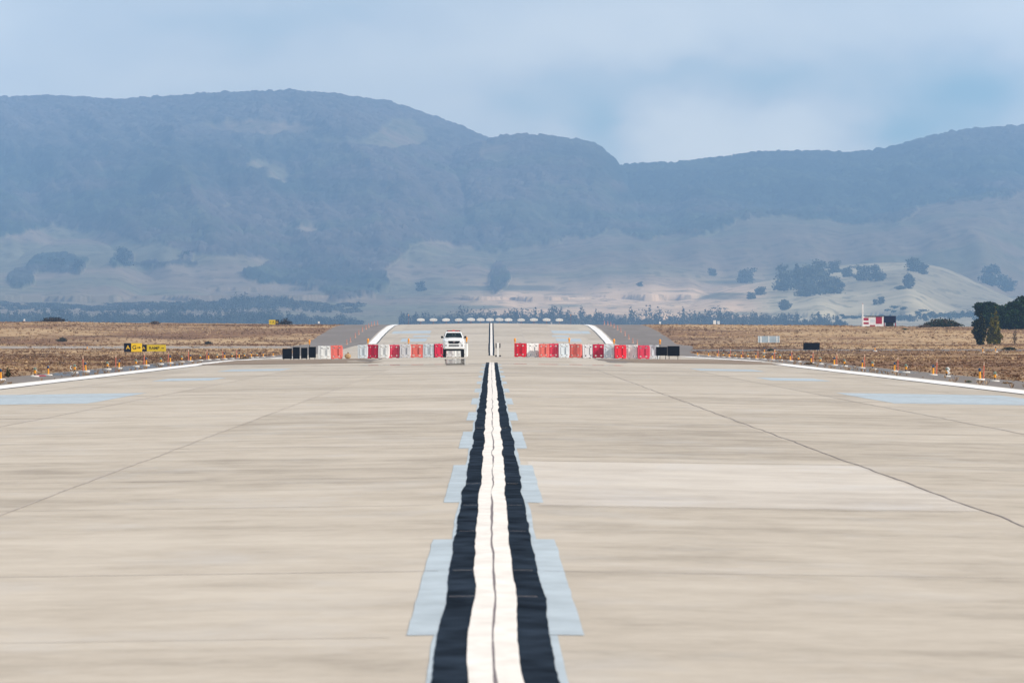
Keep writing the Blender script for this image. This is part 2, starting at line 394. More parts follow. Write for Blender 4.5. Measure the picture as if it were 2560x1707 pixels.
# slab joints and cracks
for xj, wd, mt, sd, am in ((6.42, .014, 'crack', 1, .055), (-6.25, .016, 'joint', 2, .05), (12.6, .024, 'joint', 3, .08), (-12.5, .024, 'joint', 4, .08), (18.7, .02, 'joint', 5, .06), (-18.7, .02, 'joint', 6, .06)):
    ww = wobc(200 + sd, am, 9)
    struct(sheet('slab_joint', lambda y: xj - wd + ww(y), lambda y: xj + wd + ww(y), 60, 700, .006, M[mt], step=1.0, wob=.008, wl=2, seed=70 + sd))
    struct(sheet('slab_joint', xj - .05, xj + .05, 1600, 2760, .006, M['joint'], step=10, wob=.02, wl=20, seed=80 + sd))
def cross(y, x0, x1, w, mt, seed, lift=.0065):
    X = np.arange(x0, x1 + .01, .25); c = y + .25 * (fbm(X / 5, X * 0, seed, 3) - .5)
    P = np.concatenate([np.stack([X, c - w, ground(X, c - w) + lift], 1), np.stack([X, c + w, ground(X, c + w) + lift], 1)])
    n = len(X); i = np.arange(n - 1)
    struct(np_mesh('slab_joint', P, np.stack([i, i + 1, i + 1 + n, i + n], 1), M[mt]))
for a in ((107, .5, 24, .035, 'crack', 1), (107.2, -24, -.5, .045, 'crack', 2), (147, .6, 6.3, .07, 'joint', 3), (199, .6, 24, .10, 'joint', 4), (317, -24, -.6, .20, 'joint', 5),
          (430, -24, 24, .4, 'joint', 6), (265, .6, 24, .15, 'joint', 7), (620, -24, 24, 1.0, 'joint', 8), (148, -24, -.6, .06, 'joint', 9), (690, -24, 24, 1.6, 'joint', 10), (730, -24, 24, 1.0, 'joint', 12), (96.5, -.36, .42, .05, 'crack', 21, .0105), (107, -.36, .42, .03, 'joint', 22, .0105), (147, -.36, .42, .035, 'joint', 23, .0105), (128, -.36, .42, .04, 'crack', 26, .0105),
          (168, -.36, .42, .05, 'joint', 24, .0105), (199, .21, .43, .06, 'joint', 25, .0105), (265, -.36, .42, .09, 'joint', 27, .0105), (176, -24, -.6, .07, 'joint', 13), (226, -24, -.6, .12, 'joint', 14), (392, .6, 24, .3, 'joint', 15), (84, -24, -.6, .03, 'joint', 16)): cross(*a)
struct(sheet('runway_slab', .62, 6.38, 148, 198, .0025, M['panel'], step=2, wob=.02, wl=4, seed=33))

# mirage reflection of grass and shoulder, painted as brown and grey strips
struct(sheet('painted_mirage', lambda y: -22.4 - 0 * y, lambda y: -12.5 + 5 * vnoise(y / 30, y * 0, 8), 858, 1010, .018, M['painted_mirage'], nx=24, endwob=6, seed=3, wob=.6, wl=30))
struct(sheet('painted_mirage', lambda y: 12.2 - 4 * vnoise(y / 30, y * 0, 9), 22.4, 872, 1010, .018, M['painted_mirage'], nx=24, endwob=6, seed=4, wob=.6, wl=30))
struct(sheet('painted_mirage_grey', lambda y: -11.8 + 3 * vnoise(y / 20, y * 0, 18), -9.5, 850, 985, .015, M['asphalt'], nx=12, endwob=5, seed=5, wob=.4, wl=30))
struct(sheet('painted_mirage_grey', 9.0, lambda y: 13.0 - 3 * vnoise(y / 20, y * 0, 19), 862, 985, .015, M['asphalt'], nx=12, endwob=5, seed=6, wob=.4, wl=30))

# mirage: the mirror of hot air lying on the pavement
def mirage_mat(name, amount, sx=.25, sy=.05):
    m, N, L = newmat(name); N.remove(N['Principled BSDF'])
    out = [n for n in N if n.type == 'OUTPUT_MATERIAL'][0]
    gl = N.new('ShaderNodeBsdfGlossy'); gl.inputs['Roughness'].default_value = 0.0; gl.inputs['Color'].default_value = (.94, .95, .97, 1)
    tr = N.new('ShaderNodeBsdfTransparent'); mx = N.new('ShaderNodeMixShader')
    tc = N.new('ShaderNodeTexCoord'); mp = N.new('ShaderNodeMapping'); mp.inputs['Scale'].default_value = (sx, sy, 1)
    nz = N.new('ShaderNodeTexNoise'); nz.inputs['Scale'].default_value = 1.0; nz.inputs['Detail'].default_value = 4
    mr = N.new('ShaderNodeMapRange'); mr.inputs['From Min'].default_value = .35; mr.inputs['From Max'].default_value = .6
    mr.inputs['To Min'].default_value = amount * .45; mr.inputs['To Max'].default_value = amount
    L.new(tc.outputs['Object'], mp.inputs[0]); L.new(mp.outputs[0], nz.inputs['Vector']); L.new(nz.outputs['Fac'], mr.inputs[0])
    L.new(mr.outputs[0], mx.inputs[0]); L.new(tr.outputs[0], mx.inputs[1]); L.new(gl.outputs[0], mx.inputs[2]); L.new(mx.outputs[0], out.inputs[0])
    return m
M['mirage'] = mirage_mat('mirage air', .62, .7, .03)
M['mirage_thin'] = mirage_mat('thin mirage air', .30)
struct(sheet('mirage', lambda y: -4.05 + (985 - y) * .0046, lambda y: -2.2 + (985 - y) * .0022, 765, 938, .022, M['mirage'], step=10))
struct(sheet('mirage', lambda y: shl(y) + .6, -23.7, 662, 905, -.004, M['mirage'], step=10, wob=.3, wl=40, seed=2))
struct(sheet('mirage', 23.9, lambda y: shr(y) - .9, 705, 770, -.004, M['mirage'], step=10, wob=.3, wl=40, seed=3))
struct(sheet('mirage', lambda y: -9 + 0 * y, 9, 775, 800, .022, M['mirage_thin'], step=5, nx=20, endwob=4, seed=5))

# ------------------------------------------------------------------ hills beyond the airfield
def poly(px, pts):
    a = np.array(pts, float); px = np.asarray(px, float)
    return sum(np.interp(px + d, a[:, 0], a[:, 1]) for d in (-48, -32, -16, 0, 16, 32, 48)) / 7
HS = 2.2
RIDGES = [
 (14500, 5200, [(-400, 235), (0, 246), (130, 241), (290, 252), (500, 237), (650, 232), (760, 230), (830, 236), (900, 246), (1000, 260), (1080, 292), (1130, 312), (1190, 332), (1230, 352), (1300, 390), (1700, 470), (2900, 620)], 1.0),
 (13200, 3200, [(-400, 700), (900, 520), (1100, 400), (1180, 362), (1235, 349), (1280, 340), (1350, 338), (1450, 352), (1510, 362), (1536, 378), (1548, 412), (1600, 500), (1800, 640), (2900, 760)], 1.0),
 (14000, 4600, [(-400, 640), (900, 520), (1400, 440), (1560, 414), (1650, 414), (1760, 402), (1900, 383), (2000, 380), (2200, 385), (2260, 362), (2330, 340), (2400, 327), (2560, 314), (2900, 300)], 1.0),
 (11000, 2300, [(-400, 800), (900, 780), (1050, 720), (1220, 642), (1310, 605), (1400, 580), (1570, 576), (1660, 588), (1760, 548), (1900, 527), (2000, 532), (2150, 560), (2300, 515), (2450, 487), (2560, 472), (2900, 455)], .9),
 (10800, 2200, [(-400, 600), (0, 628), (120, 590), (250, 592), (420, 628), (560, 650), (640, 668), (720, 700), (800, 745), (900, 800), (2900, 900)], .9),
 (10600, 2000, [(-400, 880), (820, 800), (940, 700), (1030, 618), (1100, 614), (1180, 640), (1250, 692), (1330, 780), (2900, 900)], .9),
 (8600, 1200, [(-400, 900), (1600, 800), (1800, 722), (1950, 692), (2060, 664), (2200, 652), (2330, 656), (2400, 680), (2480, 722), (2600, 772), (2900, 830)], .7),
]
def base_z(Y): return np.interp(Y, [3000, 3600, 11400, 14300, 17600, 20900, 26400, 36300], [-14, -16, -32, 3.5, 41, 85, 151, 217])
def hill_height(px, Y):
    z = base_z(Y) + (fbm(px / 120, Y / 1100, 401, 3) - .5) * 13 * sstep(12100, 17600, Y)
    for i, (Yr, wf, pts, p) in enumerate(RIDGES):
        Yr = Yr * HS; wf = wf * HS
        zr = py2z(poly(px, pts), Yr) - 2.0
        jig = (fbm(px / 240, Y * 0, 300 + i, 3) - .5) * 2000
        b = base_z(Yr - wf)
        t = np.clip((Y - (Yr - wf + jig)) / (wf - jig), 0, 1)
        up = b + (zr - b) * (t ** p * (1 - .25) + .25 * t * t * (3 - 2 * t))
        # gullies down the face, nothing at the ridge itself
        up = up + (zr - b).clip(0) * .23 * (fbm(px / 170 + Y / 5700, Y / 3300, 500 + i, 4) - .5) * t * (1 - t) * 4
        back = zr - (zr - b) * np.clip((Y - Yr) / 5700, 0, 1) ** 1.2
        z = np.maximum(z, np.where(Y <= Yr, np.where(t > 0, up, -999.0), back))
    return z
def forest_cover(px, py, Y, x):
    n = fbm(px / 90, py / 45, 610, 4); n2 = fbm(px / 34, py / 20, 620, 3)
    edge_r = poly(px, [(-400, 900), (1040, 700), (1220, 652), (1320, 604), (1400, 592), (1570, 588), (1700, 600), (1900, 545), (2050, 560), (2150, 572), (2300, 520), (2560, 480), (2900, 460)])
    edge_l = poly(px, [(-400, 560), (0, 585), (120, 560), (280, 590), (430, 618), (560, 640), (640, 652), (740, 700), (860, 770), (940, 740), (985, 640), (1040, 608), (1130, 612), (1230, 650), (1300, 620), (2900, 400)])
    edge = np.where(px < 1240, edge_l, edge_r)
    f = sstep(14, -14, py - edge + (n - .5) * 60)
    # meadow scars inside the forest
    def scar(cx, cy, rx, ry): return np.exp(-(((px - cx + (n - .5) * 60) / rx) ** 2 + ((py - cy + (n2 - .5) * 24) / ry) ** 2))
    s = sum(k * scar(*a) for k, a in ((1.0, (640, 318, 170, 22)), (1.0, (1010, 330, 70, 34)), (.9, (1240, 382, 60, 30)), (.8, (760, 575, 50, 14)), (.7, (900, 640, 60, 14)), (.8, (700, 440, 40, 26)), (.7, (640, 415, 40, 14)), (.6, (830, 355, 120, 22)), (.5, (120, 545, 120, 22)), (.6, (900, 485, 30, 8)), (.6, (1000, 355, 70, 18)), (.6, (570, 520, 60, 10)), (.5, (330, 480, 60, 20)), (.5, (1400, 470, 60, 14))))
    f = f * (1 - np.clip(s, 0, 1) * .9)
    # groves standing in the meadows
    g = sum(scar(*a) for a in ((310, 648, 34, 26), (135, 660, 60, 26), (195, 668, 16, 18), (465, 640, 20, 12), (700, 690, 100, 30), (830, 660, 80, 60), (920, 690, 60, 60), (50, 700, 40, 26), (420, 660, 90, 6), (1255, 700, 30, 40)))
    return np.clip(np.maximum(f, sstep(.35, .6, g) * (py > 600)), 0, 1)
pxs = np.linspace(-330, 2890, 1180)
Ys = np.unique(np.concatenate([np.linspace(3300, 14300, 80), np.linspace(14300, 34800, 640)]))
PX, HYY = np.meshgrid(pxs, Ys)
HX = (PX - CX) * HYY / F
HZ = hill_height(PX, HYY)
PYs = HY - (HZ - CAMZ) / HYY * F
COV = forest_cover(PX, PYs, HYY, HX) * sstep(16700, 18900, HYY)
def canopy(x, y, cell, s):
    ix = np.floor(x / cell); iy = np.floor(y / cell); best = np.full(x.shape, 9.0); hh = np.zeros(x.shape)
    for a in (-1, 0, 1):
        for b in (-1, 0, 1):
            cx = (ix + a + _hash(ix + a, iy + b, s)) * cell; cy = (iy + b + _hash(ix + a, iy + b, s + 1)) * cell
            d = ((x - cx) ** 2 + ((y - cy)) ** 2) / cell ** 2
            k = d < best; best = np.where(k, d, best); hh = np.where(k, _hash(ix + a, iy + b, s + 2), hh)
    return np.clip(1 - best * 1.1, 0, 1) * (.25 + 1.1 * hh ** 2.2), hh
cb, ch = canopy(HX, HYY * .5, 20.0, 41)
cf = fbm(HX / 4.8, HYY / 20, 47, 2)
HZ2 = HZ + sstep(.35, .65, COV) * (cb * 8.5 * (.4 + 1.0 * fbm(HX / 150, HYY / 300, 49, 3)) + cf * 4)
tn = fbm(HX / 572, HYY / 1980, 700, 4); tn3 = fbm(HX / 132, HYY / 440, 705, 3)
fa, fb_, fc = np.array((.026, .036, .028)), np.array((.082, .068, .060)), np.array((.060, .074, .044))
k1 = sstep(.40, .64, .6 * tn + .4 * fbm(PX / 200, PYs / 26, 760, 4))[..., None]; k2 = sstep(.5, .68, tn3)[..., None]
FC = (fa * (1 - k1) + fb_ * k1); FC = FC * (1 - .55 * k2) + fc * .55 * k2
painted_haze = sstep(440, 290, PYs)[..., None] * .75  # ridge-top forest paled and greyed, haze painted into its colour
FC = FC * (1 - painted_haze) + np.array((.115, .10, .095)) * painted_haze
FC = FC * (.7 + .7 * ch[..., None])
GCa, GCb, GCc = np.array((.215, .170, .120)), np.array((.165, .155, .100)), np.array((.60, .425, .275))
k3 = sstep(.4, .62, fbm(HX / 396, HYY / 924, 720, 4))[..., None]
GC = GCa * (1 - k3) + GCb * k3
dry = (sstep(650, 725, PYs + 40 * (fbm(PX / 150, PYs / 30, 733, 3) - .5)) * sstep(1080, 1300, PX) * sstep(.30, .52, fbm(PX / 260, PYs / 16, 730, 3) + .12 * sstep(1300, 1500, PX)))[..., None]  # mask of the bench: dry grass and the sunlight painted into it
hk = np.clip((HYY < 18900) * sstep(640, 655, PYs) * sstep(1840, 1960, PX), 0, 1)[..., None]
cloud_shade = (sstep(18900, 19600, HYY) * sstep(1150, 1260, PX))[..., None]
GC = GC * (1 - cloud_shade * .22)  # cloud shade over the rear meadow, painted into its colour
dry = dry * (1 - sstep(1880, 2000, PX)[..., None]) * (1 - cloud_shade * .6)
GC = GC * (1 - dry) + GCc * dry  # dry grass of the bench, paled further to paint in sunlight
GC = GC * (1 - hk) + np.array((.35, .30, .20)) * hk * (.8 + .4 * k3)
speck = sstep(.66, .74, fbm(HX / 15.4, HYY / 88, 740, 2))[..., None] * sstep(.5, .3, COV)[..., None]
GC = GC * (1 - .5 * speck) + np.array((.07, .07, .045)) * .5 * speck
cv = sstep(.4, .6, COV)[..., None]
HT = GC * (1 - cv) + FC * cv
M['hill'] = attrmat('hillside', scale=0.006, var=0.25)
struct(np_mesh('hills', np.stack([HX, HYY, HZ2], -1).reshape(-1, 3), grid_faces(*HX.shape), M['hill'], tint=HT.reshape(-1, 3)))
def hillz(px, Y): return float(hill_height(np.array([float(px)]), np.array([float(Y)]))[0])
def hill_Y(px, py, y0=15000, y1=31900):
    """first place where the line of sight to this pixel meets the hills"""
    Yq = np.arange(y0, y1, 20.0); z = hill_height(np.full(Yq.shape, float(px)), Yq); s = py2z(py, Yq)
    k = np.nonzero(z >= s)[0]
    return float(Yq[k[0]]) if len(k) else y0

# ------------------------------------------------------------------ foliage
def leaf_cloud(lobes, n, size, r, flat=1.0, droop=.0):
    """many small leaf faces spread through a crown made of lobes (cx,cy,cz,rx,ry,rz)"""
    L_ = np.array(lobes, float); vol = L_[:, 3] * L_[:, 4] * L_[:, 5]; pick = r.choice(len(L_), n, p=vol ** .8 / (vol ** .8).sum())
    d = r.normal(size=(n, 3)); d /= np.linalg.norm(d, axis=1)[:, None]
    rad = r.random(n) ** .42 * (.82 + .3 * r.random(n))
    P = L_[pick, :3] + d * rad[:, None] * L_[pick, 3:]
    a = r.normal(size=(n, 3)); a[:, 2] *= flat; a /= np.linalg.norm(a, axis=1)[:, None]
    b = np.cross(a, r.normal(size=(n, 3))); b /= np.linalg.norm(b, axis=1)[:, None]
    s = size * (.6 + .8 * r.random(n))[:, None]
    V = np.stack([P - a * s, P + b * s * .7, P + a * s, P - b * s * .55], 1).reshape(-1, 3)
    return V, np.arange(n * 4).reshape(-1, 4), pick
def tint_of(cols, n, r, rep=4):
    c = np.array(cols)[r.integers(0, len(cols), n)] * (.75 + .5 * r.random((n, 1)))
    return np.repeat(c, rep, 0)
M['leaf'] = attrmat('leaves', rough=.9, scale=1.5, var=.2)
M['bark'] = pmat('bark', (.075, .052, .035), .9, .4, 6)
def tree(name, label, loc, h, w, cols, r, kind='round', n=900, leaf=.22, group=None, trunk_h=.2, cat='tree', depth=None):
    t = thing(name, label, cat, loc, r.random() * 0, group)
    depth = depth or w
    lob = []
    if kind == 'cone':
        for i in range(11):
            f = i / 10; z = h * (trunk_h + .05 + (.9 - trunk_h) * f); rr = w * .5 * min(1, (.45 + 1.6 * f)) * min(1, 1.55 * (1 - f) ** .75) * (.85 + .25 * r.random()) + w * .05
            lob.append((r.normal() * w * .05, r.normal() * w * .05, z, rr, rr, h * .10))
    elif kind == 'split':
        for cx_, hh, ww, z0 in ((-.16, .84, .50, 0), (.14, 1.0, .46, .04), (.30, .50, .36, 0), (-.32, .45, .30, 0), (.02, .66, .5, 0)):
            for i in range(8):
                f = i / 7; rr = w * ww * .5 * min(1, .5 + 1.5 * f) * min(1, 1.5 * (1 - f) ** .7) * (.75 + .5 * r.random()) + w * .03
                lob.append((cx_ * w + r.normal() * w * .04, r.normal() * w * .08, h * (z0 + .05 + (hh - .08) * f), rr, rr, h * .08))
    else:
        for i in range(11):
            a = r.random() * 6.28; q = r.random() ** .5 * .36
            z = h * (trunk_h + (.92 - trunk_h) * r.random())
            if cat == 'plant': z = h * (.12 + .66 * r.random() * (1 - .8 * q / .36))
            k = .30 + .2 * r.random()
            lob.append((math.cos(a) * q * w, math.sin(a) * q * depth, z, w * k * .62, depth * k * .62, h * k * .42))
        lob.append((0, 0, h * .55, w * .36, depth * .36, h * .34))
        if trunk_h < .05: lob.append((0, 0, h * .22, w * .46, depth * .46, h * .26))
    V, Fq, pk = leaf_cloud(lob, n, leaf, r)
    V[:, 2] = np.maximum(V[:, 2], .02 * h)
    np_mesh('crown', V, Fq, M['leaf'], t, tint=tint_of(cols, n, r))
    b = MB(); b.tube((0, 0, -.1), (0, 0, h * .62), w * .05 + .03, w * .015 + .01, 8)
    for i in range(5):
        a = r.random() * 6.28; z0 = h * (.15 + .4 * r.random())
        b.tube((0, 0, z0), (math.cos(a) * w * .3, math.sin(a) * depth * .3, z0 + h * .22), w * .02 + .012, .008, 6)
    b.build('trunk', M['bark'], t)
    return t
DARK = [(.010, .026, .007), (.015, .034, .009), (.007, .016, .005)]
OLIVE = [(.14, .125, .018), (.20, .155, .018), (.05, .055, .012), (.10, .10, .018)]
MIXED = [(.014, .020, .008), (.06, .055, .012), (.008, .012, .006)]
SCRUB = [(.045, .06, .03), (.03, .04, .022), (.09, .07, .03)]
DEADB = [(.10, .07, .05), (.07, .05, .04), (.14, .10, .07)]
r_ = np.random.default_rng(3)

def at(px, Y): x = px2x(px, Y); return (x, Y, gz(x, Y))
def sized(px0, px1, py0, Y, zb):
    return (px1 - px0) * Y / F, py2z(py0, Y) - zb

# trees and bushes on the airfield edge
def put_tree(name, label, px0, px1, ptop, Y, cols, kind='round', n=900, leaf=.2, group=None, th=.12, cat='tree', zb=None):
    c = (px0 + px1) / 2; p = at(c, Y)
    if zb is not None: p = (p[0], p[1], zb)
    w, h = sized(px0, px1, ptop, Y, p[2]); h = max(h, .18 * w)
    return tree(name, label, p, h, w, cols, r_, kind, n, leaf, group, th, cat)
put_tree('conifer', 'dark upright conifer with olive edges, the shorter one before the dark grove', 2432, 2470, 783, 2060, MIXED, 'cone', 4200, .17, 'small conifers', .03)
put_tree('conifer', 'yellow green feathery conifer with a split top before the dark grove', 2466, 2504, 772, 2080, OLIVE, 'split', 5200, .16, 'small conifers', .03)
put_tree('sapling', 'thin rusty sapling standing alone under the dark grove', 2531, 2543, 814, 2090, [(.11, .06, .03), (.07, .05, .025)], 'cone', 260, .10, None, .02)
for i, (a, b, tp, Y, lb) in enumerate([
    (2436, 2512, 757, 2560, 'dark bushy tree at the open end of the grove beyond the two conifers'),
    (2474, 2544, 761, 2600, 'low dark tree, second from the open end of the grove'),
    (2506, 2566, 756, 2570, 'dark tree with a pointed tip in the grove, beside the tallest one'),
    (2536, 2606, 747, 2540, 'tallest dark tree of the grove, cut by the picture edge')]):
    put_tree('evergreen_tree', lb, a, b, tp, Y, DARK, 'round', 7000, .34, 'dark grove', .04)
put_tree('evergreen_tree', 'broad low dark tree filling the foot of the grove', 2462, 2596, 767, 2520, DARK, 'round', 4500, .3, 'dark grove', .02)
for nm, lb, a, b, tp, Y, cl, n, lf in (
    ('bush', 'wide dark green bush on the skyline between the hut and the grove', 2306, 2404, 793, 2640, [(.02, .035, .022), (.03, .04, .02), (.055, .035, .018)], 3000, .22),
    ('bush', 'brown low bush joined to the wide green one', 2290, 2330, 811, 2600, DEADB, 500, .2),
    ('bush', 'small dark green bush alone in tan grass beside the hut', 2252, 2273, 822, 2480, [(.02, .045, .015), (.015, .03, .012)], 420, .12),
    ('bush', 'long dark olive bush at the edge of the gravel patch', 2500, 2546, 867, 1750, [(.04, .04, .012), (.06, .05, .015), (.015, .02, .008)], 900, .12),
    ('bush', 'grey green bush behind the first marker posts, low in the grass', 1916, 1936, 868, 1650, [(.05, .06, .035), (.03, .04, .02)], 300, .09),
    ('bush', 'dark leafless bush on the skyline behind the far yellow sign', 694, 734, 793, 2700, [(.05, .045, .05), (.03, .03, .035)], 520, .16),
    ('bush', 'round dark bush in the grass above the gravel taxiway, yellow-sign side', 142, 172, 842, 2190, [(.06, .055, .035), (.04, .035, .022), (.09, .07, .04)], 900, .12),
    ('bush', 'flat dark bush between the gravel taxiway and the grey shoulder', 510, 532, 852, 2120, [(.045, .04, .03), (.03, .03, .02)], 500, .12),
    ('bush', 'brown bump of scrub on the skyline, yellow-sign side', 372, 402, 802, 2690, DEADB, 500, .18),
    ('bush', 'dark flat scrub on the skyline at the picture edge, yellow-sign side', 96, 170, 806, 2690, [(.05, .04, .035), (.035, .03, .028)], 900, .18),
    ('weed', 'dark green weed sprouting beside the first edge light', 12, 29, 916, 640, [(.035, .05, .012), (.05, .05, .015), (.10, .07, .02)], 220, .05),
    ('weed', 'grey green weed on the shoulder next to the white line, hut side', 2415, 2430, 950, 575, [(.22, .22, .15), (.10, .12, .07)], 200, .04),
    ('weed', 'rusty weed on the shoulder between the last two lights, hut side', 2440, 2458, 950, 572, [(.24, .14, .08), (.10, .06, .03), (.06, .06, .03)], 220, .04),
    ('weed', 'tan weed beside the lamp with the round base, hut side', 2500, 2530, 958, 560, [(.30, .20, .12), (.16, .10, .05)], 240, .04),
    ('weed', 'tuft of brown weed breaking the white edge line, hut side', 2006, 2040, 905, 880, [(.16, .10, .05), (.08, .06, .03), (.22, .14, .08)], 300, .07),
    ('weed', 'tuft of dry weed breaking the white edge line, yellow-sign side', 596, 632, 898, 1105, [(.22, .14, .07), (.30, .21, .12), (.12, .08, .05)], 300, .08)):
    put_tree(nm, lb, a, b, tp, Y, cl, 'round', n, lf, None, .01, 'plant')

# far trees on the hills, each its own
FAR = [(.050, .064, .052), (.060, .072, .056), (.070, .078, .058)]
M['far_leaf'] = M['leaf']
def far_tree(px, pyb, w, h, label, kind='round', group='trees on the pale hillock'):
    Y = hill_Y(px, pyb); z = hillz(px, Y)
    k = Y / F
    tree('far_tree', label, (px2x(px, Y), Y, z - .3), h * k * 1.12, w * k * 1.22, FAR, r_, kind, 1100, .055 * h * k + .45, group, .03)
far = [
 (1865, 708, 42, 36, 'dense round tree apart from the others on the bench, hut side'), (1782, 690, 20, 18, 'small faint tree far along the bench, beyond the white marker'),
 (1962, 728, 60, 58, 'broad tree at the low end of the big clump'), (1992, 716, 22, 50, 'narrow pointed tree inside the big clump'),
 (2022, 724, 58, 60, 'tall broad tree in the middle of the big clump'), (2048, 700, 52, 44, 'tree crowning the big clump'),
 (2062, 736, 64, 50, 'wide low tree at the foot of the big clump'), (2018, 742, 70, 34, 'low spreading tree at the bottom of the big clump'), (2088, 730, 40, 34, 'small tree at the hut end of the big clump'),
 (2086, 682, 32, 26, 'round tree above the big clump'), (2120, 693, 30, 24, 'round tree between the clump and the oval grove'),
 (2160, 702, 40, 34, 'first tree of the oval grove on the hillock'), (2190, 704, 42, 36, 'second tree of the oval grove on the hillock'),
 (2284, 680, 40, 36, 'dark tree standing on the crest of the hillock'), (2306, 686, 30, 22, 'small tree just below the crest tree'),
 (2272, 722, 26, 38, 'pointed dark tree below the hillock crest'), (2252, 724, 30, 10, 'low flat shrub beside the pointed tree'),
 (1902, 738, 24, 22, 'little tree below the dense round one'), (1878, 748, 20, 16, 'tiny tree just above the tree line'),
 (1962, 776, 28, 26, 'pointed tree rising from the far tree line'), (2480, 716, 50, 46, 'pale blue tree on the far flank of the hillock'), (2512, 730, 46, 40, 'lower pale blue tree on the far flank of the hillock'),
 (2202, 760, 16, 16, 'tiny tree on the low slope behind the mast'), (2188, 762, 10, 12, 'tiniest tree on the low slope behind the mast'),
 (1600, 716, 14, 10, 'small dark bush dotted on the dry bench'), (1052, 728, 24, 22, 'blue grey tree on the slope above the pickup'),
 (466, 650, 20, 22, 'lone dark tree on the upper meadow'), (305, 666, 44, 44, 'big round tree on the upper meadow'), (196, 680, 28, 30, 'dark round tree under the upper meadow'), (142, 672, 50, 30, 'wide dark tree at the meadow edge')]
for px, pb, w, h, lb in far:
    far_tree(px, pb, w, h, lb, 'cone' if 'pointed' in lb else 'round', 'trees on the upper meadow' if px < 600 else 'trees on the pale hillock')

def belt(name, x0, x1, top, Yb, depth, n, cols, seed):
    r = np.random.default_rng(seed); VV = []; FF = []; TT = []; off = 0
    for i in range(n):
        px = x0 + (x1 - x0) * (i + r.random()) / n; Y = Yb + depth * r.random()
        zb = hillz(px, Y); k = Y / F
        h = max(4.0, (py2z(top(px), Y) - zb)) * (.55 + .6 * r.random() ** 1.5); h *= .75 + .5 * float(fbm(px / 45, Y * 0, seed, 2)); w = (9 + 30 * r.random() ** 1.6) * k * 1.2
        x = px2x(px, Y)
        lob = [(x + r.normal() * w * .18, Y + r.normal() * w * .2, zb + h * (.2 + .66 * r.random()), w * .34, w * .34, h * .24) for _ in range(4)] + [(x, Y, zb + h * .45, w * .42, w * .42, h * .46)]
        V, Fq, _ = leaf_cloud(lob, 150, 1.2, r); VV.append(V); FF.append(Fq + off); off += len(V)
        c = np.array(cols)[r.integers(0, len(cols))] * (.7 + .6 * r.random()); TT.append(np.tile(c, (len(V), 1)))
    o = np_mesh(name, np.concatenate(VV), np.concatenate(FF), M['leaf'], tint=np.concatenate(TT)); o['kind'] = 'stuff'; return o
belt('treeline', 1000, 2110, lambda p: poly(p, [(1000, 790), (1060, 776), (1250, 770), (1400, 768), (1500, 772), (1650, 770), (1800, 774), (2000, 780), (2110, 790)]), 13900, 770, 330, [(.034, .042, .036), (.044, .050, .038)], 11)
belt('treeline', 2100, 2600, lambda p: poly(p, [(2100, 792), (2400, 775), (2600, 760)]), 15400, 660, 70, [(.03, .045, .032), (.04, .055, .035)], 15)
belt('treeline', -60, 900, lambda p: poly(p, [(-60, 765), (60, 768), (120, 750), (180, 768), (330, 764), (480, 748), (620, 738), (720, 742), (820, 770), (900, 790)]), 16700, 1100, 420, [(.055, .066, .052), (.065, .075, .058), (.08, .082, .062)], 12)
belt('treeline', -60, 900, lambda p: poly(p, [(-60, 772), (120, 776), (300, 768), (450, 776), (600, 770), (760, 782), (900, 796)]), 14500, 660, 330, [(.045, .058, .048), (.058, .068, .052)], 13)

# ------------------------------------------------------------------ dry grass over the fields (uncountable)
def grass_field(name, n, seed, hmin, hmax, cols, ymin=480, ymax=2725, thr=None):
    r = np.random.default_rng(seed)
    px = r.uniform(-300, 2860, n); Y = r.uniform(ymin, ymax, n); x = px2x(px, Y)
    lim = np.where(x < 0, -shl(Y), shr(Y)) + .15
    ok = (np.abs(x) > lim) & ((taxi_mask(x, Y) < .5) | (r.random(n) < .10))
    if thr is not None: ok &= fbm(x / 16, Y / 45, seed + 3, 3) > thr
    x, Y = x[ok], Y[ok]; n = len(x); z = ground(x, Y) - .05
    # height and colour follow the same patches
    pt = fbm(x / 22, Y / 60, seed + 7, 3)
    h = (hmin + (hmax - hmin) * r.random(n)) * (.55 + .9 * pt) * (.45 + .55 * sstep(800, 1900, Y))
    K = 9
    a = r.uniform(0, 6.283, (n, K)); sp = r.uniform(.1, 1.0, (n, K)) * h[:, None] * 1.7; bw = .04 + .10 * h[:, None] * r.random((n, K))
    bx = x[:, None] + np.cos(a) * sp * .5; by = Y[:, None] + np.sin(a) * sp * .5
    tx = x[:, None] + np.cos(a) * sp * 1.25; ty = Y[:, None] + np.sin(a) * sp * 1.25; tz = z[:, None] + h[:, None] * r.uniform(.30, 1.05, (n, K))
    b2 = r.uniform(0, 6.283, (n, K)); ox = np.cos(b2) * bw; oy = np.sin(b2) * bw
    zz = np.repeat(z[:, None], K, 1)
    V = np.stack([np.stack([bx - ox, by - oy, zz], -1), np.stack([bx + ox, by + oy, zz], -1), np.stack([tx + ox * .55, ty + oy * .55, tz], -1), np.stack([tx - ox * .55, ty - oy * .55, tz], -1)], 2).reshape(-1, 3)
    Fq = np.arange(len(V)).reshape(-1, 4)
    C = np.array(cols); idx = np.clip((pt - .31 - .09 * sstep(1600, 1200, Y)) / .40 * len(cols) + r.normal(size=n) * .6, 0, len(cols) - 1).astype(int)
    c = C[idx] * (.82 + .36 * r.random((n, 1)))
    o = np_mesh(name, V, Fq, M['leaf'], tint=np.repeat(c, K * 4, 0)); o['kind'] = 'stuff'; return o
grass_field('dry_grass', 40000, 21, .10, .28, [(.14, .074, .040), (.19, .106, .057), (.26, .16, .086), (.38, .255, .145), (.50, .355, .21)])
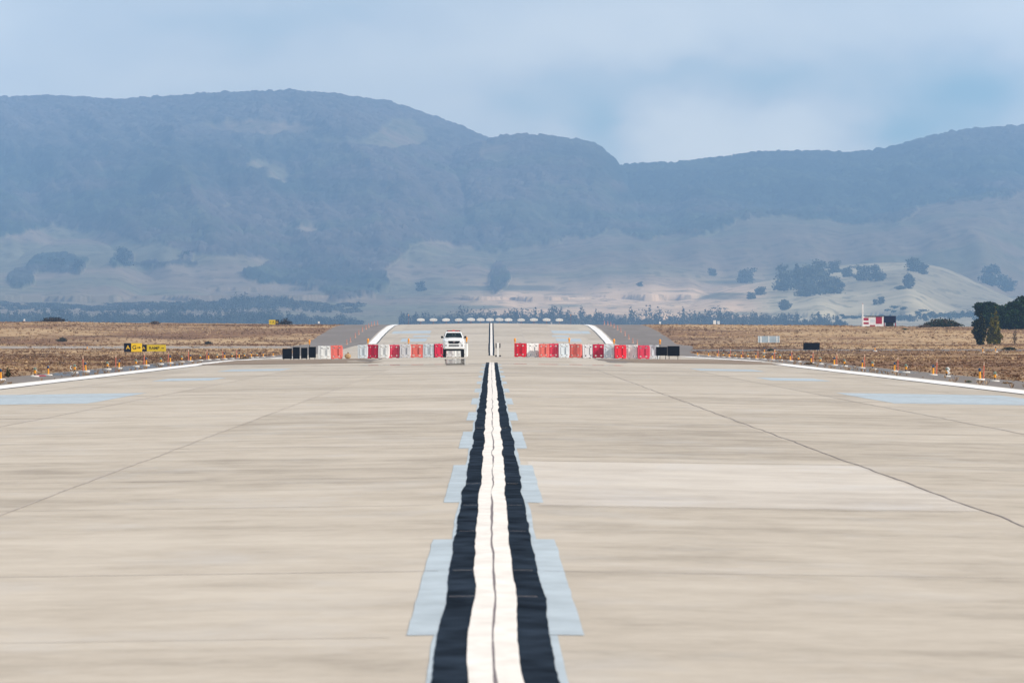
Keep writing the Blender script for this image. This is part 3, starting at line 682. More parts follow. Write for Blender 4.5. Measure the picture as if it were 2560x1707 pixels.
grass_field('low_scrub', 6000, 23, .18, .42, [(.14, .072, .040), (.18, .095, .052), (.13, .085, .043), (.22, .13, .07)], thr=.52)

# dry tufts along the seams of the shoulders
def seam_tufts(seed):
    r = np.random.default_rng(seed); VV = []
    for s in (-1, 1):
        for i in range(150):
            Y = r.uniform(505, 1000); x = s * (23.5 + abs(r.normal()) * .8)
            if r.random() < .5: x = s * (27.0 + r.random() * .8)
            h = .05 + .16 * r.random(); z = gz(x, Y) - .02
            for k in range(8):
                a = r.uniform(0, 6.28); q = h * r.uniform(.2, 1.0); w = .012
                bx, by = x + math.cos(a) * q * .3, Y + math.sin(a) * q * .3
                VV.append([(bx - w, by, z), (bx + w, by, z), (x + math.cos(a) * q + w, Y + math.sin(a) * q, z + h), (x + math.cos(a) * q - w, Y + math.sin(a) * q, z + h)])
    V = np.array(VV).reshape(-1, 3); n = len(V) // 4
    o = np_mesh('roadside_grass', V, np.arange(len(V)).reshape(-1, 4), M['leaf'], tint=tint_of([(.34, .23, .14), (.24, .15, .09), (.42, .32, .22)], n, r)); o['kind'] = 'stuff'
seam_tufts(5)

# ------------------------------------------------------------------ edge lights, stakes, cones
M['pad'] = pmat('cast concrete pad', (.62, .60, .57), .8, .12, 6)
M['orange'] = pmat('orange yellow paint', (.80, .33, .015), .45, .1, 9)
M['lens_blue'] = pmat('dark blue lens', (.006, .035, .10), .15, .2, 5, spec=.6)
M['lens_pale'] = pmat('pale green lens', (.15, .20, .15), .15, .15, 5, spec=.6)
M['black_metal'] = pmat('black metal', (.015, .015, .018), .5, .3, 12)
M['stake'] = pmat('faded red stake', (.62, .17, .10), .6, .15, 6)
M['stake_tip'] = pmat('pale stake tip', (.66, .45, .33), .6, .1, 6)
M['white_plastic'] = pmat('white plastic', (.80, .80, .79), .45, .05, 4)
M['cone'] = pmat('salmon cone', (.50, .25, .18), .6, .12, 5)
def pad(parent, r=.26):
    MB().lathe([(r, -.04), (r, .035), (r * .9, .06), (.06, .075)], n=18).build('pad', M['pad'], parent)
def make_T():
    t = thing('edge_light', 'x', 'edge light')
    pad(t)
    MB().lathe([(.075, .06), (.06, .08), (.055, .40), (.065, .405), (.065, .43), (.05, .435)], n=14).build('post', M['orange'], t)
    MB().lathe([(.062, .43), (.068, .46), (.068, .54), (.055, .585), (.02, .61)], n=14).build('lens', M['lens_blue'], t)
    return t
def make_R():
    t = thing('runway_lamp', 'x', 'runway lamp')
    pad(t)
    MB().lathe([(.04, .05), (.032, .07), (.032, .20), (.04, .21)], n=10).build('stem', M['black_metal'], t)
    c = MB().lathe([(.05, .20), (.07, .22), (.07, .33), (.085, .34), (.085, .37)], n=12); c.build('collar', M['orange'], t)
    MB().box((.09, 0, .36), (.07, .06, .06), .01).build('cable_gland', M['white_plastic'], t)
    MB().lathe([(.075, .37), (.085, .39), (.085, .47), (.06, .52), (.02, .535)], n=12).build('lens', M['lens_pale'], t)
    return t
def make_S():
    t = thing('marker_stake', 'x', 'marker stake')
    MB().tube((0, 0, -.05), (.01, 0, .78), .036, .030, 8).build('rod', M['stake'], t)
    MB().tube((.01, 0, .78), (.012, 0, .98), .032, .026, 8).build('tip', M['stake_tip'], t)
    return t
LT, LR_, LS = make_T(), make_R(), make_S()
used = set()
def place(proto, loc, label, group, rz=0.0, scale=1.0):
    o = proto if id(proto) not in used else copy_tree(proto)
    used.add(id(proto)); o.location = loc; o.rotation_euler = (0, 0, rz); o.scale = (scale,) * 3
    o['label'] = label; o['group'] = group; return o
T_left = [2, 121, 215, 297, 366, 426, 476, 521.5, 562, 597.6, 628.6, 658, 683, 709]
R_left = [87, 186, 269, 340, 402, 454, 501, 543, 580, 611, 642]
S_left = [208, 289, 359.5, 420, 471, 516.7, 557, 591]
T_right = [2450, 2332.7, 2236, 2155, 2085.7, 2028, 1975.7, 1930.5, 1890, 1853, 1822.6, 1793, 1771.4, 1744]
R_right = [2487, 2366, 2265, 2181.6, 2111, 2050.7, 1996, 1950, 1909.5, 1870, 1838, 1808]
S_right = [2458.6, 2341, 2244.5, 2161, 2091.5, 2032, 1979.8, 1936, 1894.8, 1857, 1825, 1796]
LAT = 26.0
def row(pxs_, proto, lab, group, lat, side, sc0=1.0):
    for i, px in enumerate(pxs_):
        Y = lat * F / abs(px - CX); x = math.copysign(lat, px - CX)
        o = place(proto, (x, Y, gz(x, Y) - .012), lab.format(ORD[i], side), group, r_.random() * .3 - .15, sc0 * (.95 + .1 * r_.random()))
        o.rotation_euler = (r_.normal() * .02, r_.normal() * .03, o.rotation_euler[2])
A_, B_ = 'yellow-sign side', 'hut side'
for side, T, Rr, S in ((A_, T_left, R_left, S_left), (B_, T_right, R_right, S_right)):
    row(T, LT, 'blue-topped yellow edge light, {} from the camera on the {}', 'blue-topped edge lights, ' + side, LAT, side)
    row(Rr, LR_, 'short pale-topped lamp with orange collar, {} from the camera along the {}', 'pale-topped lamps, ' + side, LAT, side)
    row(S, LS, 'thin faded red stake, {} from the camera along the {}', 'red stakes, ' + side, LAT + .25, side)
t = thing('fallen_stake', 'red and white stake lying on the shoulder between two lamps', 'marker stake', (px2x(102, 650), 650, gz(-25.7, 650) + .02))
MB().tube((-.38, 0, .02), (.30, .02, .02), .035, .03, 8).build('rod', pmat('crimson stake', (.55, .06, .09), .5, .1, 5), t)
MB().tube((-.52, 0, .02), (-.38, 0, .02), .036, .036, 8).build('tip', M['white_plastic'], t)
t = thing('cable_coil', 'white coil of cable leaning on the second pale-topped lamp, yellow-sign side', 'cable', (px2x(178.5, 697), 697, gz(-25.7, 697)), .2)
b = MB()
for k in range(10):
    a0, a1 = 2.0 + k * .25, 2.25 + k * .25
    b.tube((.06 + math.cos(a0) * .13, 0, .36 + math.sin(a0) * .13), (.06 + math.cos(a1) * .13, 0, .36 + math.sin(a1) * .13), .022, .022, 8)
b.build('coil', M['white_plastic'], t)
t = thing('cable_coil', 'white cable bundle wrapped around the second pale-topped lamp, hut side', 'cable', (26.05, 26 * F / (2366 - CX) - .15, gz(26, 650)), 0)
b = MB()
for k in range(7): b.ball((.06 + .05 * math.sin(k * 1.7), 0, .16 + .055 * k), (.13, .10, .08), 10)
b.build('bundle', M['white_plastic'], t)
# more lights along the crossing taxiway
for i, (px, pyb, Y, lb) in enumerate(((1911, 884, 1600, 'orange taxiway post beside the grey green bush, before the silver panel'), (1937, 884, 1590, 'orange taxiway post on the hut side of the grey green bush'),
        (2187.5, 880, 1640, 'orange taxiway post out in the grass below the hut'), (2457, 880, 1600, 'orange taxiway post below the dark conifer'), (2489, 878, 1640, 'orange taxiway post below the yellow green conifer'), (218, 858, 1800, 'small orange taxiway post beside the gravel taxiway'))):
    x, Y, z = at(px, Y); place(LT, (x, Y, z), lb, 'orange taxiway posts', 0, 1.25)
# cones along the far shoulders
def make_cone():
    t = thing('edge_cone', 'x', 'cone')
    MB().box((0, 0, .03), (.36, .36, .06), .012).build('foot', M['stake_tip'], t)
    b = MB(); b.lathe([(.13, .06), (.08, .34), (.045, .5)], n=12); b.build('sleeve', M['cone'], t)
    MB().lathe([(.045, .5), (.04, .72), (.03, .86)], n=12).build('tip', M['stake'], t)
    return t
CN = make_cone()
c_left = [(867, 857), (876, 850), (888, 843), (897, 836), (906, 829), (915, 824), (922, 818), (929, 813), (936, 811.5), (944, 810)]
c_right = [(1593, 855), (1582, 850), (1572, 845), (1562.6, 838), (1552, 831), (1544, 826), (1535, 820), (1527, 815), (1519.6, 811), (1511, 809)]
for side, cs in ((A_, c_left), (B_, c_right)):
    for i, (px, _) in enumerate(cs):
        Y = 27.0 * F / abs(px - CX); x = math.copysign(27.0, px - CX)
        place(CN, (x, Y, gz(x, Y) - .012), 'slender salmon cone on the far grey shoulder, {} from the barriers, {}'.format(ORD[i], side), 'cones on the far shoulder, ' + side, 0, 1.15)

# approach lights beyond the crest
M['lamp_white'] = pmat('white lamp housing', (.82, .84, .84), .35, .05, 3)
M['frangible'] = pmat('red brown tube', (.22, .10, .08), .6, .2, 6)
def make_app():
    t = thing('approach_light', 'x', 'approach light')
    MB().tube((0, 0, -.2), (0, 0, 1.05), .07, .06, 8).build('post', M['frangible'], t)
    b = MB(); b.loft([[(-1.0, y, 1.22), (-.88, y, 1.42), (-.5, y, 1.60), (0, y, 1.66), (.5, y, 1.60), (.88, y, 1.42), (1.0, y, 1.22), (.8, y, 1.0), (0, y, .93), (-.8, y, 1.0)] for y in (-.22, .22)])
    b.build('housing', M['lamp_white'], t)
    b = MB()
    for q in (-.52, 0, .52): b.lathe([(.12, 0), (.13, .02), (.08, .05)], (q, -.23, 1.32), 12)
    b.build('glass', M['lens_pale'], t)
    return t
AP = make_app()
for i, px in enumerate([1051.8, 1083.7, 1115.4, 1146.7, 1177, 1201.4, 1225, 1248.4, 1270.9, 1303, 1334.8, 1366.3, 1398.4]):
    x = px2x(px, 2790); zb = py2z(802.0, 2790) - 1.0
    o = place(AP, (x, 2790, zb), 'flat white approach light hovering over the crest, {} of thirteen counted from the yellow-sign side'.format(ORD[i]), 'white approach lights in a row over the crest', r_.normal() * .04, .95 + .1 * r_.random())
    o.rotation_euler[1] = r_.normal() * .02
for px, lb in ((1021.5, 'tiny orange lamp post at the yellow-sign end of the approach lights'), (1427, 'tiny orange lamp post at the hut end of the approach lights')):
    x = px2x(px, 2790); t = thing('lamp_post', lb, 'lamp post', (x, 2790, gz(x, 2790)), 0, 'orange posts beside the approach lights')
    zt = py2z(788, 2790) - gz(x, 2790)
    MB().tube((0, 0, 0), (0, 0, zt), .04, .03, 8).build('pole', M['frangible'], t)
    MB().ball((0, 0, zt), (.22, .22, .3), 10).build('lamp', M['orange'], t)

# ------------------------------------------------------------------ water-filled barriers
PL = {'red': (.70, .012, .035), 'crimson': (.58, .008, .055), 'salmon': (.72, .16, .13), 'pink': (.72, .055, .11), 'white': (.80, .81, .80), 'bluish': (.66, .72, .76), 'grey': (.58, .58, .60)}
for k, c in PL.items():
    M['pl_' + k] = pmat(k + ' plastic', c, .42, .10, 3.0, stretch=(1, 1, .6))
    M['in_' + k] = M['pl_' + k]
M['cap'] = pmat('dark cap', (.12, .10, .10), .5, .2, 10)
bar_mesh = {}
def barrier_body():
    """body 0.90 wide, 1.22 high; four openings, two ribs, feet; hollows are real"""
    b = MB(); W, H, D = .90, 1.22, .34
    xs_ = [-.45, -.28, -.155, .155, .28, .45]; zs_ = [.05, .17, .28, .95, 1.06, 1.22]
    for r0, (z0, z1) in enumerate(zip(zs_, zs_[1:])):
        for c0, (x0, x1) in enumerate(zip(xs_, xs_[1:])):
            if r0 in (1, 3) and c0 in (1, 3): continue
            d = D * (1.25 - .30 * ((z0 + z1) / 2) / H)
            if c0 in (1, 3): d += .07       # two swelling columns
            if c0 == 2 and r0 == 2: d -= .10  # waist between them
            b.box(((x0 + x1) / 2, 0, (z0 + z1) / 2), (x1 - x0 - .002, d, z1 - z0 - .002), .022)
    for q in (-.3, .3): b.box((q, 0, .025), (.2, .5, .05), .01)
    return b
def lock_mesh():
    b = MB(); b.tube((.45, 0, .2), (.45, 0, 1.1), .05, .05, 10); return b
proto_b = {}
def make_barrier(col):
    t = thing('barrier', 'x', 'barrier')
    if 'body' not in bar_mesh:
        o = barrier_body().build('body', None); bar_mesh['body'] = o.data; bpy.data.objects.remove(o)
        o = lock_mesh().build('joint_pin', None); bar_mesh['pin'] = o.data; bpy.data.objects.remove(o)
        o = MB().lathe([(.07, 1.22), (.07, 1.25), (.05, 1.26)], n=12).build('filler_cap', None); bar_mesh['cap'] = o.data; bpy.data.objects.remove(o)
    for nm, key, mt in (('body', 'body', M['pl_' + col]), ('joint_pin', 'pin', M['pl_' + col]), ('filler_cap', 'cap', M['cap'])):
        me = bar_mesh[key].copy(); me.materials.clear(); me.materials.append(mt)
        o = bpy.data.objects.new(nm, me); COL.objects.link(o); o.parent = t
    return t
YB = 1018.0
COLN = {'red': 'bright red', 'crimson': 'crimson', 'salmon': 'faded salmon', 'pink': 'pinkish red', 'white': 'white', 'bluish': 'bluish white', 'grey': 'greyish white'}
rows = [
 ('pair beside the four black boards', [('white', 795.5, 827.6), ('salmon', 827.6, 855)]),
 ('row behind the pickup', [('bluish', 895.5, 918.5), ('crimson', 919, 945.5), ('white', 946.7, 971.7), ('pink', 973, 998), ('grey', 1000, 1025), ('salmon', 1026.5, 1057), ('bluish', 1058.6, 1084.8), ('crimson', 1086, 1110), ('white', 1112, 1139), ('white', 1140.5, 1168)]),
 ('row on the hut side', [('red', 1287, 1314), ('white', 1316, 1346), ('salmon', 1347.6, 1371), ('pink', 1371.6, 1396), ('bluish', 1397, 1421.5), ('salmon', 1422.6, 1453), ('grey', 1454.5, 1482), ('crimson', 1483, 1509.5), ('bluish', 1510.7, 1536), ('red', 1537, 1564), ('white', 1565.5, 1593), ('pink', 1595, 1622.6), ('bluish', 1624, 1646)])]
NOTE = {('row behind the pickup', 8): 'white plastic barrier seen under the pickup, between its wheels', ('row behind the pickup', 9): 'white plastic barrier showing past the pickup toward the centreline'}
for rn, bs in rows:
    for i, (col, a, b_) in enumerate(bs):
        c = (a + b_) / 2; Y = YB + r_.normal() * .25; x = px2x(c, Y)
        k = proto_b.get(col)
        if k is None: o = proto_b[col] = make_barrier(col)
        else: o = copy_tree(k)
        o.location = (x, Y, gz(x, Y)); o.rotation_euler = (0, r_.normal() * .012, r_.normal() * .16)
        o.scale = ((b_ - a + 2.4) * Y / F / .92, 1, 1.0 + r_.normal() * .02)
        end = 'centreline' if 'hut' in rn else 'outer end'
        o['label'] = NOTE.get((rn, i)) or ('{} barrier, {} from the {} in the {}'.format(COLN[col], ORD[i], end, rn) if len(bs) > 2 else '{} plastic barrier of the {}'.format(COLN[col], rn))
        o['group'] = 'red and white barriers across the runway'
# amber lamps on the barriers
M['amber'] = pmat('amber lens', (.85, .32, .02), .25, .1, 6, spec=.6)
def make_amber():
    t = thing('warning_lamp', 'x', 'warning lamp')
    MB().box((0, 0, .05), (.12, .12, .14), .015).build('battery_box', M['orange'], t)
    MB().lathe([(.04, .12), (.085, .16), (.10, .26), (.085, .38), (.03, .43)], n=14).build('lens', M['amber'], t)
    return t
AM = make_amber()
for i, (px, pyb, lb) in enumerate(((773.6, 861, 'amber warning lamp on a pole behind the last black board, yellow-sign side'), (920, 858, 'amber warning lamp over the first bluish barrier, where the white edge line ends'), (1021.7, 858, 'amber warning lamp above the greyish white barrier before the faded salmon one'),
        (1166.5, 854, 'amber warning lamp beside the pickup mirror'), (1287.5, 857, 'amber warning lamp on the corner of the bright red barrier next to the centreline'), (1423, 856, 'amber warning lamp above the faded salmon barrier mid-row, hut side'),
        (1535, 859, 'amber warning lamp where the far edge line meets the barriers, hut side'), (1650, 860, 'amber warning lamp above the black boards, hut side'))):
    Y = YB + .05; x = px2x(px, Y); o = place(AM, (x, Y, py2z(pyb, Y)), lb, 'amber warning lamps on the barriers')
    zt = gz(x, Y) - py2z(pyb, Y)
    MB().tube((0, .30, zt), (0, .30, .1), .022, .02, 8).tube((0, .30, .08), (0, 0, .08), .02, .02, 6).build('pole', M['black_metal'], o)

# black boards: backs of closure signs
M['board'] = pmat('matt black board', (.006, .006, .008), .9, .3, 4, spec=.05)
M['board_frame'] = pmat('dark steel', (.03, .03, .032), .7, .3, 8, spec=.1)
def board(px0, px1, py0, py1, Y, label, group, legs=True, depth=.12, name='sign_board', mat='board'):
    c = (px0 + px1) / 2; x = px2x(c, Y); z0 = gz(x, Y); t = thing(name, label, 'sign', (x, Y, z0), 0, group)
    w = (px1 - px0) * Y / F; zb = py2z(py1, Y) - z0; zt = py2z(py0, Y) - z0; zb = max(zb, .02)
    MB().box((0, 0, (zb + zt) / 2), (w, depth, zt - zb), .015).build('panel', M[mat], t)
    b = MB()
    for q in (-.36, .36): b.box((q * w, depth / 2 + .04, (zb + zt) / 2), (.05, .05, zt - zb - .06), .008)
    for q in (-.3, .3): b.box((0, depth / 2 + .03, (zb + zt) / 2 + q * (zt - zb)), (w * .9, .03, .05), .006)
    b.build('frame', M['board_frame'], t)
    if legs:
        for q in (-.36, .36): MB().box((q * w, .0, zb / 2 - .03), (.05, .05, zb + .06), .006).build('leg', M['board_frame'], t)
    return t
bl = [(706, 730, 871, 897), (732, 749.5, 867.5, 897), (752.6, 768.5, 869, 896), (771.7, 789.8, 867, 894)]
for i, q in enumerate(bl):
    board(*q, YB - 1.5 + i * .25, 'matt black board, {} from the outer end, beside the white and salmon barriers'.format(ORD[i]), 'black boards, yellow-sign side')
for i, q in enumerate([(1640, 1668, 867, 889), (1668.5, 1699, 865, 890)]):
    board(*q, YB - 1.5 + i * .3, ['matt black board touching the last bluish barrier, hut side', 'matt black board at the outer end of the barriers, hut side'][i], 'black boards, hut side')
board(2008, 2049.5, 856.5, 874.5, 1540, 'lone black sign back standing in the grass beyond the edge lights', None, depth=.3)

# small white and black marker beside the centreline
x, Y, z = at(1245, 1018)
t = thing('marker', 'small white marker with black sides standing beside the centreline', 'marker', (x, Y, z))
zt = py2z(857, Y) - z
b = MB(); b.loft([[(-.10, -.05, 0), (.10, -.05, 0), (.10, .05, 0), (-.10, .05, 0)], [(-.05, -.05, zt * .55), (.05, -.05, zt * .55), (.05, .05, zt * .55), (-.05, .05, zt * .55)], [(-.11, -.05, zt), (.11, -.05, zt), (.11, .05, zt), (-.11, .05, zt)]])
b.build('panel', M['white_plastic'], t)
for s in (-1, 1):
    MB().box((s * .17, 0, zt * .80), (.10, .08, zt * .34), .015).build('wing', M['board_frame'], t)
    MB().box((s * .18, 0, .08), (.16, .16, .14), .02).build('foot', M['board_frame'], t)
# tan sack in the gap
x, Y, z = at(869.5, 1018)
t = thing('sack', 'blurred tan sack lying in the gap between the barrier rows', 'sack', (x, Y, z), .1)
b = MB(); b.loft([[(math.cos(a) * .30 * k, y, .25 + math.sin(a) * .24 * k - .02) for a in np.linspace(0, 6.283, 13)[:-1]] for y, k in ((-.22, .45), (-.16, .85), (0, 1.0), (.16, .88), (.22, .4))])
b.build('bag', pmat('tan sackcloth', (.42, .27, .13), .9, .2, 9, bump=.3), t, True)
MB().tube((.0, 0, .46), (.05, .02, .56), .05, .09, 8).build('knot', pmat('brown cord', (.28, .18, .09), .9, .2, 9), t)

# ------------------------------------------------------------------ taxiway signs with writing
M['yellow'] = pmat('yellow sign face', (.85, .56, .01), .5, .05, 3)
M['yellow2'] = pmat('aged yellow sign face', (.70, .50, .01), .5, .07, 3)
M['sign_black'] = pmat('black sign face', (.006, .007, .016), .6, .2, 3, spec=.15)
M['ink'] = pmat('black lettering', (.035, .03, .012), .6, .1, 3, spec=.1)
M['ink_y'] = pmat('yellow lettering', (.80, .50, .02), .6, .1, 3)
def text_mesh(name, s, cx, cz, h, y, mat, parent, wide=1.0):
    cu = bpy.data.curves.new(name, 'FONT'); cu.body = s; cu.align_x = 'CENTER'; cu.align_y = 'CENTER'; cu.size = 1.0; cu.extrude = .01; cu.offset = .014
    o = bpy.data.objects.new(name, cu); COL.objects.link(o)
    dg = bpy.context.evaluated_depsgraph_get(); me = bpy.data.meshes.new_from_object(o.evaluated_get(dg)); bpy.data.objects.remove(o)
    k = h / .72
    for v in me.vertices: v.co = (cx + v.co.x * k * wide, y - v.co.z, cz + v.co.y * k)
    me.materials.clear(); me.update()
    return link(name, me, mat, parent)
def arrow(cx, cz, ln, y, mat, parent, sgn=1):
    b = MB(); t = ln * .10; h = ln * .30
    pts = [(-ln / 2, -t), (.05 * ln, -t), (.05 * ln, -h), (ln / 2, 0), (.05 * ln, h), (.05 * ln, t), (-ln / 2, t)]
    b.loft([[(cx + sgn * p[0], yy, cz + p[1]) for p in pts] for yy in (y, y - .01)]); return b.build('arrow', mat, parent)
def sign(label, px0, px1, py0, py1, Y, panels, group, dep=.25):
    """panels: (fraction start, fraction end, face material, [(text, ink, rel x, rel height)], arrow rel x or None)"""
    x = px2x((px0 + px1) / 2, Y); z0 = gz(x, Y); t = thing('taxiway_sign', label, 'sign', (x, Y, z0), 0, group)
    w = (px1 - px0) * Y / F; zb = py2z(py1, Y) - z0; zt = py2z(py0, Y) - z0; H = zt - zb
    for a, b_, fm, txt, arr in panels:
        pw = (b_ - a) * w; pc = (a + b_) / 2 * w - w / 2
        p = MB().box((pc, 0, (zb + zt) / 2), (pw - .004, dep, H), .03).build('panel', M[fm], t)
        for s_, ink, rx, rh in txt: text_mesh('lettering', s_, pc + rx * pw, (zb + zt) / 2, rh * H, -dep / 2 - .003, M[ink], p)
        if arr is not None: arrow(pc + arr[0] * pw, (zb + zt) / 2, arr[1] * pw, -dep / 2 - .003, M[arr[3]], p, arr[2])
    MB().box((0, 0, zt + .012), (w * .99, dep * .8, .024), .004).build('top_rail', M['board_frame'], t)
    for q in (-.4, 0, .4): MB().box((q * w, 0, zb / 2 - .05), (.06, .06, zb + .1), .006).build('leg', M['board_frame'], t)
    return t
sign('taller yellow and black taxiway sign reading A and G with an arrow', 310, 355, 858, 879.5, 1395,
     [(0, .40, 'sign_black', [('A', 'ink_y', .05, .46)], None), (.40, 1, 'yellow', [('G', 'ink', -.20, .48)], (.22, .36, 1, 'ink'))], 'taxiway signs')
sign('long yellow taxiway sign reading RAMP with an arrow and a black end', 355.6, 415, 862, 878.5, 1500,
     [(0, .19, 'sign_black', [('A', 'ink_y', -.15, .45)], None), (.19, 1, 'yellow2', [('RAMP', 'ink', -.11, .44)], (.33, .14, 1, 'ink'))], 'taxiway signs')
sign('small far yellow sign with a black end on the skyline', 672.5, 697.8, 799.5, 811.5, 2680,
     [(0, .64, 'yellow2', [('A', 'ink', .18, .46)], (-.25, .3, -1, 'ink')), (.64, 1, 'sign_black', [('G', 'ink_y', 0, .42)], None)], 'taxiway signs')

# silver panel (back of a sign) and little pale cabinet
M['silver'] = pmat('dull aluminium', (.40, .50, .58), .35, .12, 2.0, metal=.35)
M['silver_rib'] = pmat('bright aluminium rib', (.82, .85, .86), .35, .05, 4)
x, Y, z = at(1922, 1960); Y = 1975.0
x = px2x(1922, Y); z = gz(x, Y)
t = thing('metal_panel', 'silver blue metal panel with bright upright ribs, standing in the grass', 'sign', (x, Y, z))
w = (1949.5 - 1895) * Y / F; zb, zt = py2z(856.5, Y) - z, py2z(840, Y) - z; zb = max(zb, .05)
MB().box((0, 0, (zb + zt) / 2), (w, .14, zt - zb), .02).build('sheet', M['silver'], t)
for q, ww in ((-.36, .22), (.0, .16), (.37, .14), (-.485, .07), (.485, .07)): MB().box((q * w, -.085, (zb + zt) / 2), (ww, .05, zt - zb - .02), .012).build('rib', M['silver_rib'], t)
for q in (-.4, 0, .4): MB().box((q * w, .04, zb / 2 - .1), (.08, .06, zb + .2), .008).build('leg', M['board_frame'], t)
M['pale'] = pmat('pale blue grey housing', (.62, .68, .74), .5, .1, 3)
for px0, px1, lb, tp in ((1783, 1790, 'paler and taller of the two white cabinets on the skyline', 801), (1793, 1799.5, 'duller of the two white cabinets on the skyline', 803)):
    Y = 2720.0; x = px2x((px0 + px1) / 2, Y); z = gz(x, Y); t = thing('cabinet', lb, 'cabinet', (x, Y, z)); w = (px1 - px0) * Y / F; h = py2z(tp, Y) - z
    MB().box((0, 0, h * .55), (w, w, h * .9), .03).build('housing', M['pale' if 'duller' in lb else 'white_plastic'], t)
    MB().box((0, 0, h + .02), (w * 1.12, w * 1.12, .06), .015).build('lid', M['pale'], t)
    MB().box((0, 0, .0), (w * 1.3, w * 1.3, .2), .02).build('plinth', M['pad'], t)
for px, lb in ((1650, 'tiny pale box on the skyline between the shoulder cones and the cabinets'), (797, 'tiny pale post on the skyline beside the leafless bush'), (61, 'tiny white box on the skyline, yellow-sign side')):
    Y = 2715.0; x = px2x(px, Y); z = gz(x, Y); t = thing('utility_box', lb, 'utility box', (x, Y, z), 0, 'tiny pale boxes on the skyline')
    MB().box((0, 0, .45), (.4, .3, .5), .03).build('housing', M['white_plastic'], t)
    MB().box((0, 0, .1), (.1, .1, .3)).build('post', M['board_frame'], t)

# ------------------------------------------------------------------ checkered hut with mast
M['hut_white'] = pmat('white hut paint', (.80, .80, .80), .6, .06, 2)
M['hut_red'] = pmat('dark red hut paint', (.36, .006, .04), .6, .12, 2)
M['navy'] = pmat('navy panel', (.008, .010, .035), .7, .2, 2, spec=.1)
M['roof_grey'] = pmat('dark roof sheet', (.07, .085, .095), .6, .2, 2)
YH = 2640.0
def hut():
    x0 = px2x(2155, YH); z0 = gz(px2x(2195, YH), YH) - .05; k = YH / F
    t = thing('hut', 'small red and white checkered hut with a navy end on posts', 'hut', (x0, YH, z0))
    def X(px): return (px - 2155) * k
    def Z(py): return py2z(py, YH) - z0
    # walls: a box, and the painted fields as thin boards on it
    zt = Z(791); wall = MB().box(((X(2155) + X(2209)) / 2, 1.6, zt / 2 - .1), (X(2209) - X(2155), 3.2, zt + .2), .02).build('wall', M['hut_white'], t)
    def field(a, b, c, d, m, nm='painted_field'):
        MB().box(((X(a) + X(b)) / 2, -.012, (Z(c) + Z(d)) / 2), (X(b) - X(a), .02, Z(c) - Z(d)), .004).build(nm, M[m], wall)
    field(2156.5, 2171.5, 794.6, 801.2, 'hut_red'); field(2156.5, 2172, 805.5, 810.4, 'hut_red')
    field(2189.5, 2205, 791.6, 809.6, 'hut_red'); field(2175, 2188, 812.4, 817.5, 'hut_red')
    field(2176, 2187, 797.5, 806, 'pale')
    MB().box(((X(2164) + X(2209)) / 2, 1.55, zt + .08), (X(2209) - X(2164), 3.5, .14), .02).build('roof', M['roof_grey'], t)
    # navy end on posts
    MB().box(((X(2209.5) + X(2240)) / 2, 1.4, (Z(789.5) + Z(806.8)) / 2), (X(2240) - X(2209.5), 2.6, Z(789.5) - Z(806.8)), .03).build('navy_box', M['navy'], t)
    for px in (2211, 2239.3):
        for y in (.2, 2.5): MB().box((X(px), y, Z(806.8) / 2 - .1), (.12, .12, Z(806.8) + .2), .01).build('post', M['hut_red'], t)
    MB().box((X(2225), 2.0, Z(807) / 2), (X(2234) - X(2214), .1, Z(807) + .1), .01).build('back_screen', M['roof_grey'], t)
hut()
x = px2x(2156.7, YH); z = gz(x, YH)
t = thing('mast', 'slim white mast at the corner of the checkered hut', 'mast', (x, YH - .25, z - .1)); H = py2z(759, YH) - z
b = MB()
for q in ((-.10, 0), (.10, 0), (0, .17)): b.tube((q[0], q[1], 0), (q[0] * .7, q[1] * .7, H), .085, .06, 8)
for i in range(16):
    z0 = H * i / 16; b.tube((-.10 if i % 2 else .10, 0, z0), (.10 if i % 2 else -.10, 0, z0 + H / 16), .03, .03, 5)
b.build('lattice', M['hut_white'], t)
MB().ball((0, .05, H + .08), (.16, .16, .22), 10).build('obstruction_lamp', M['hut_red'], t)

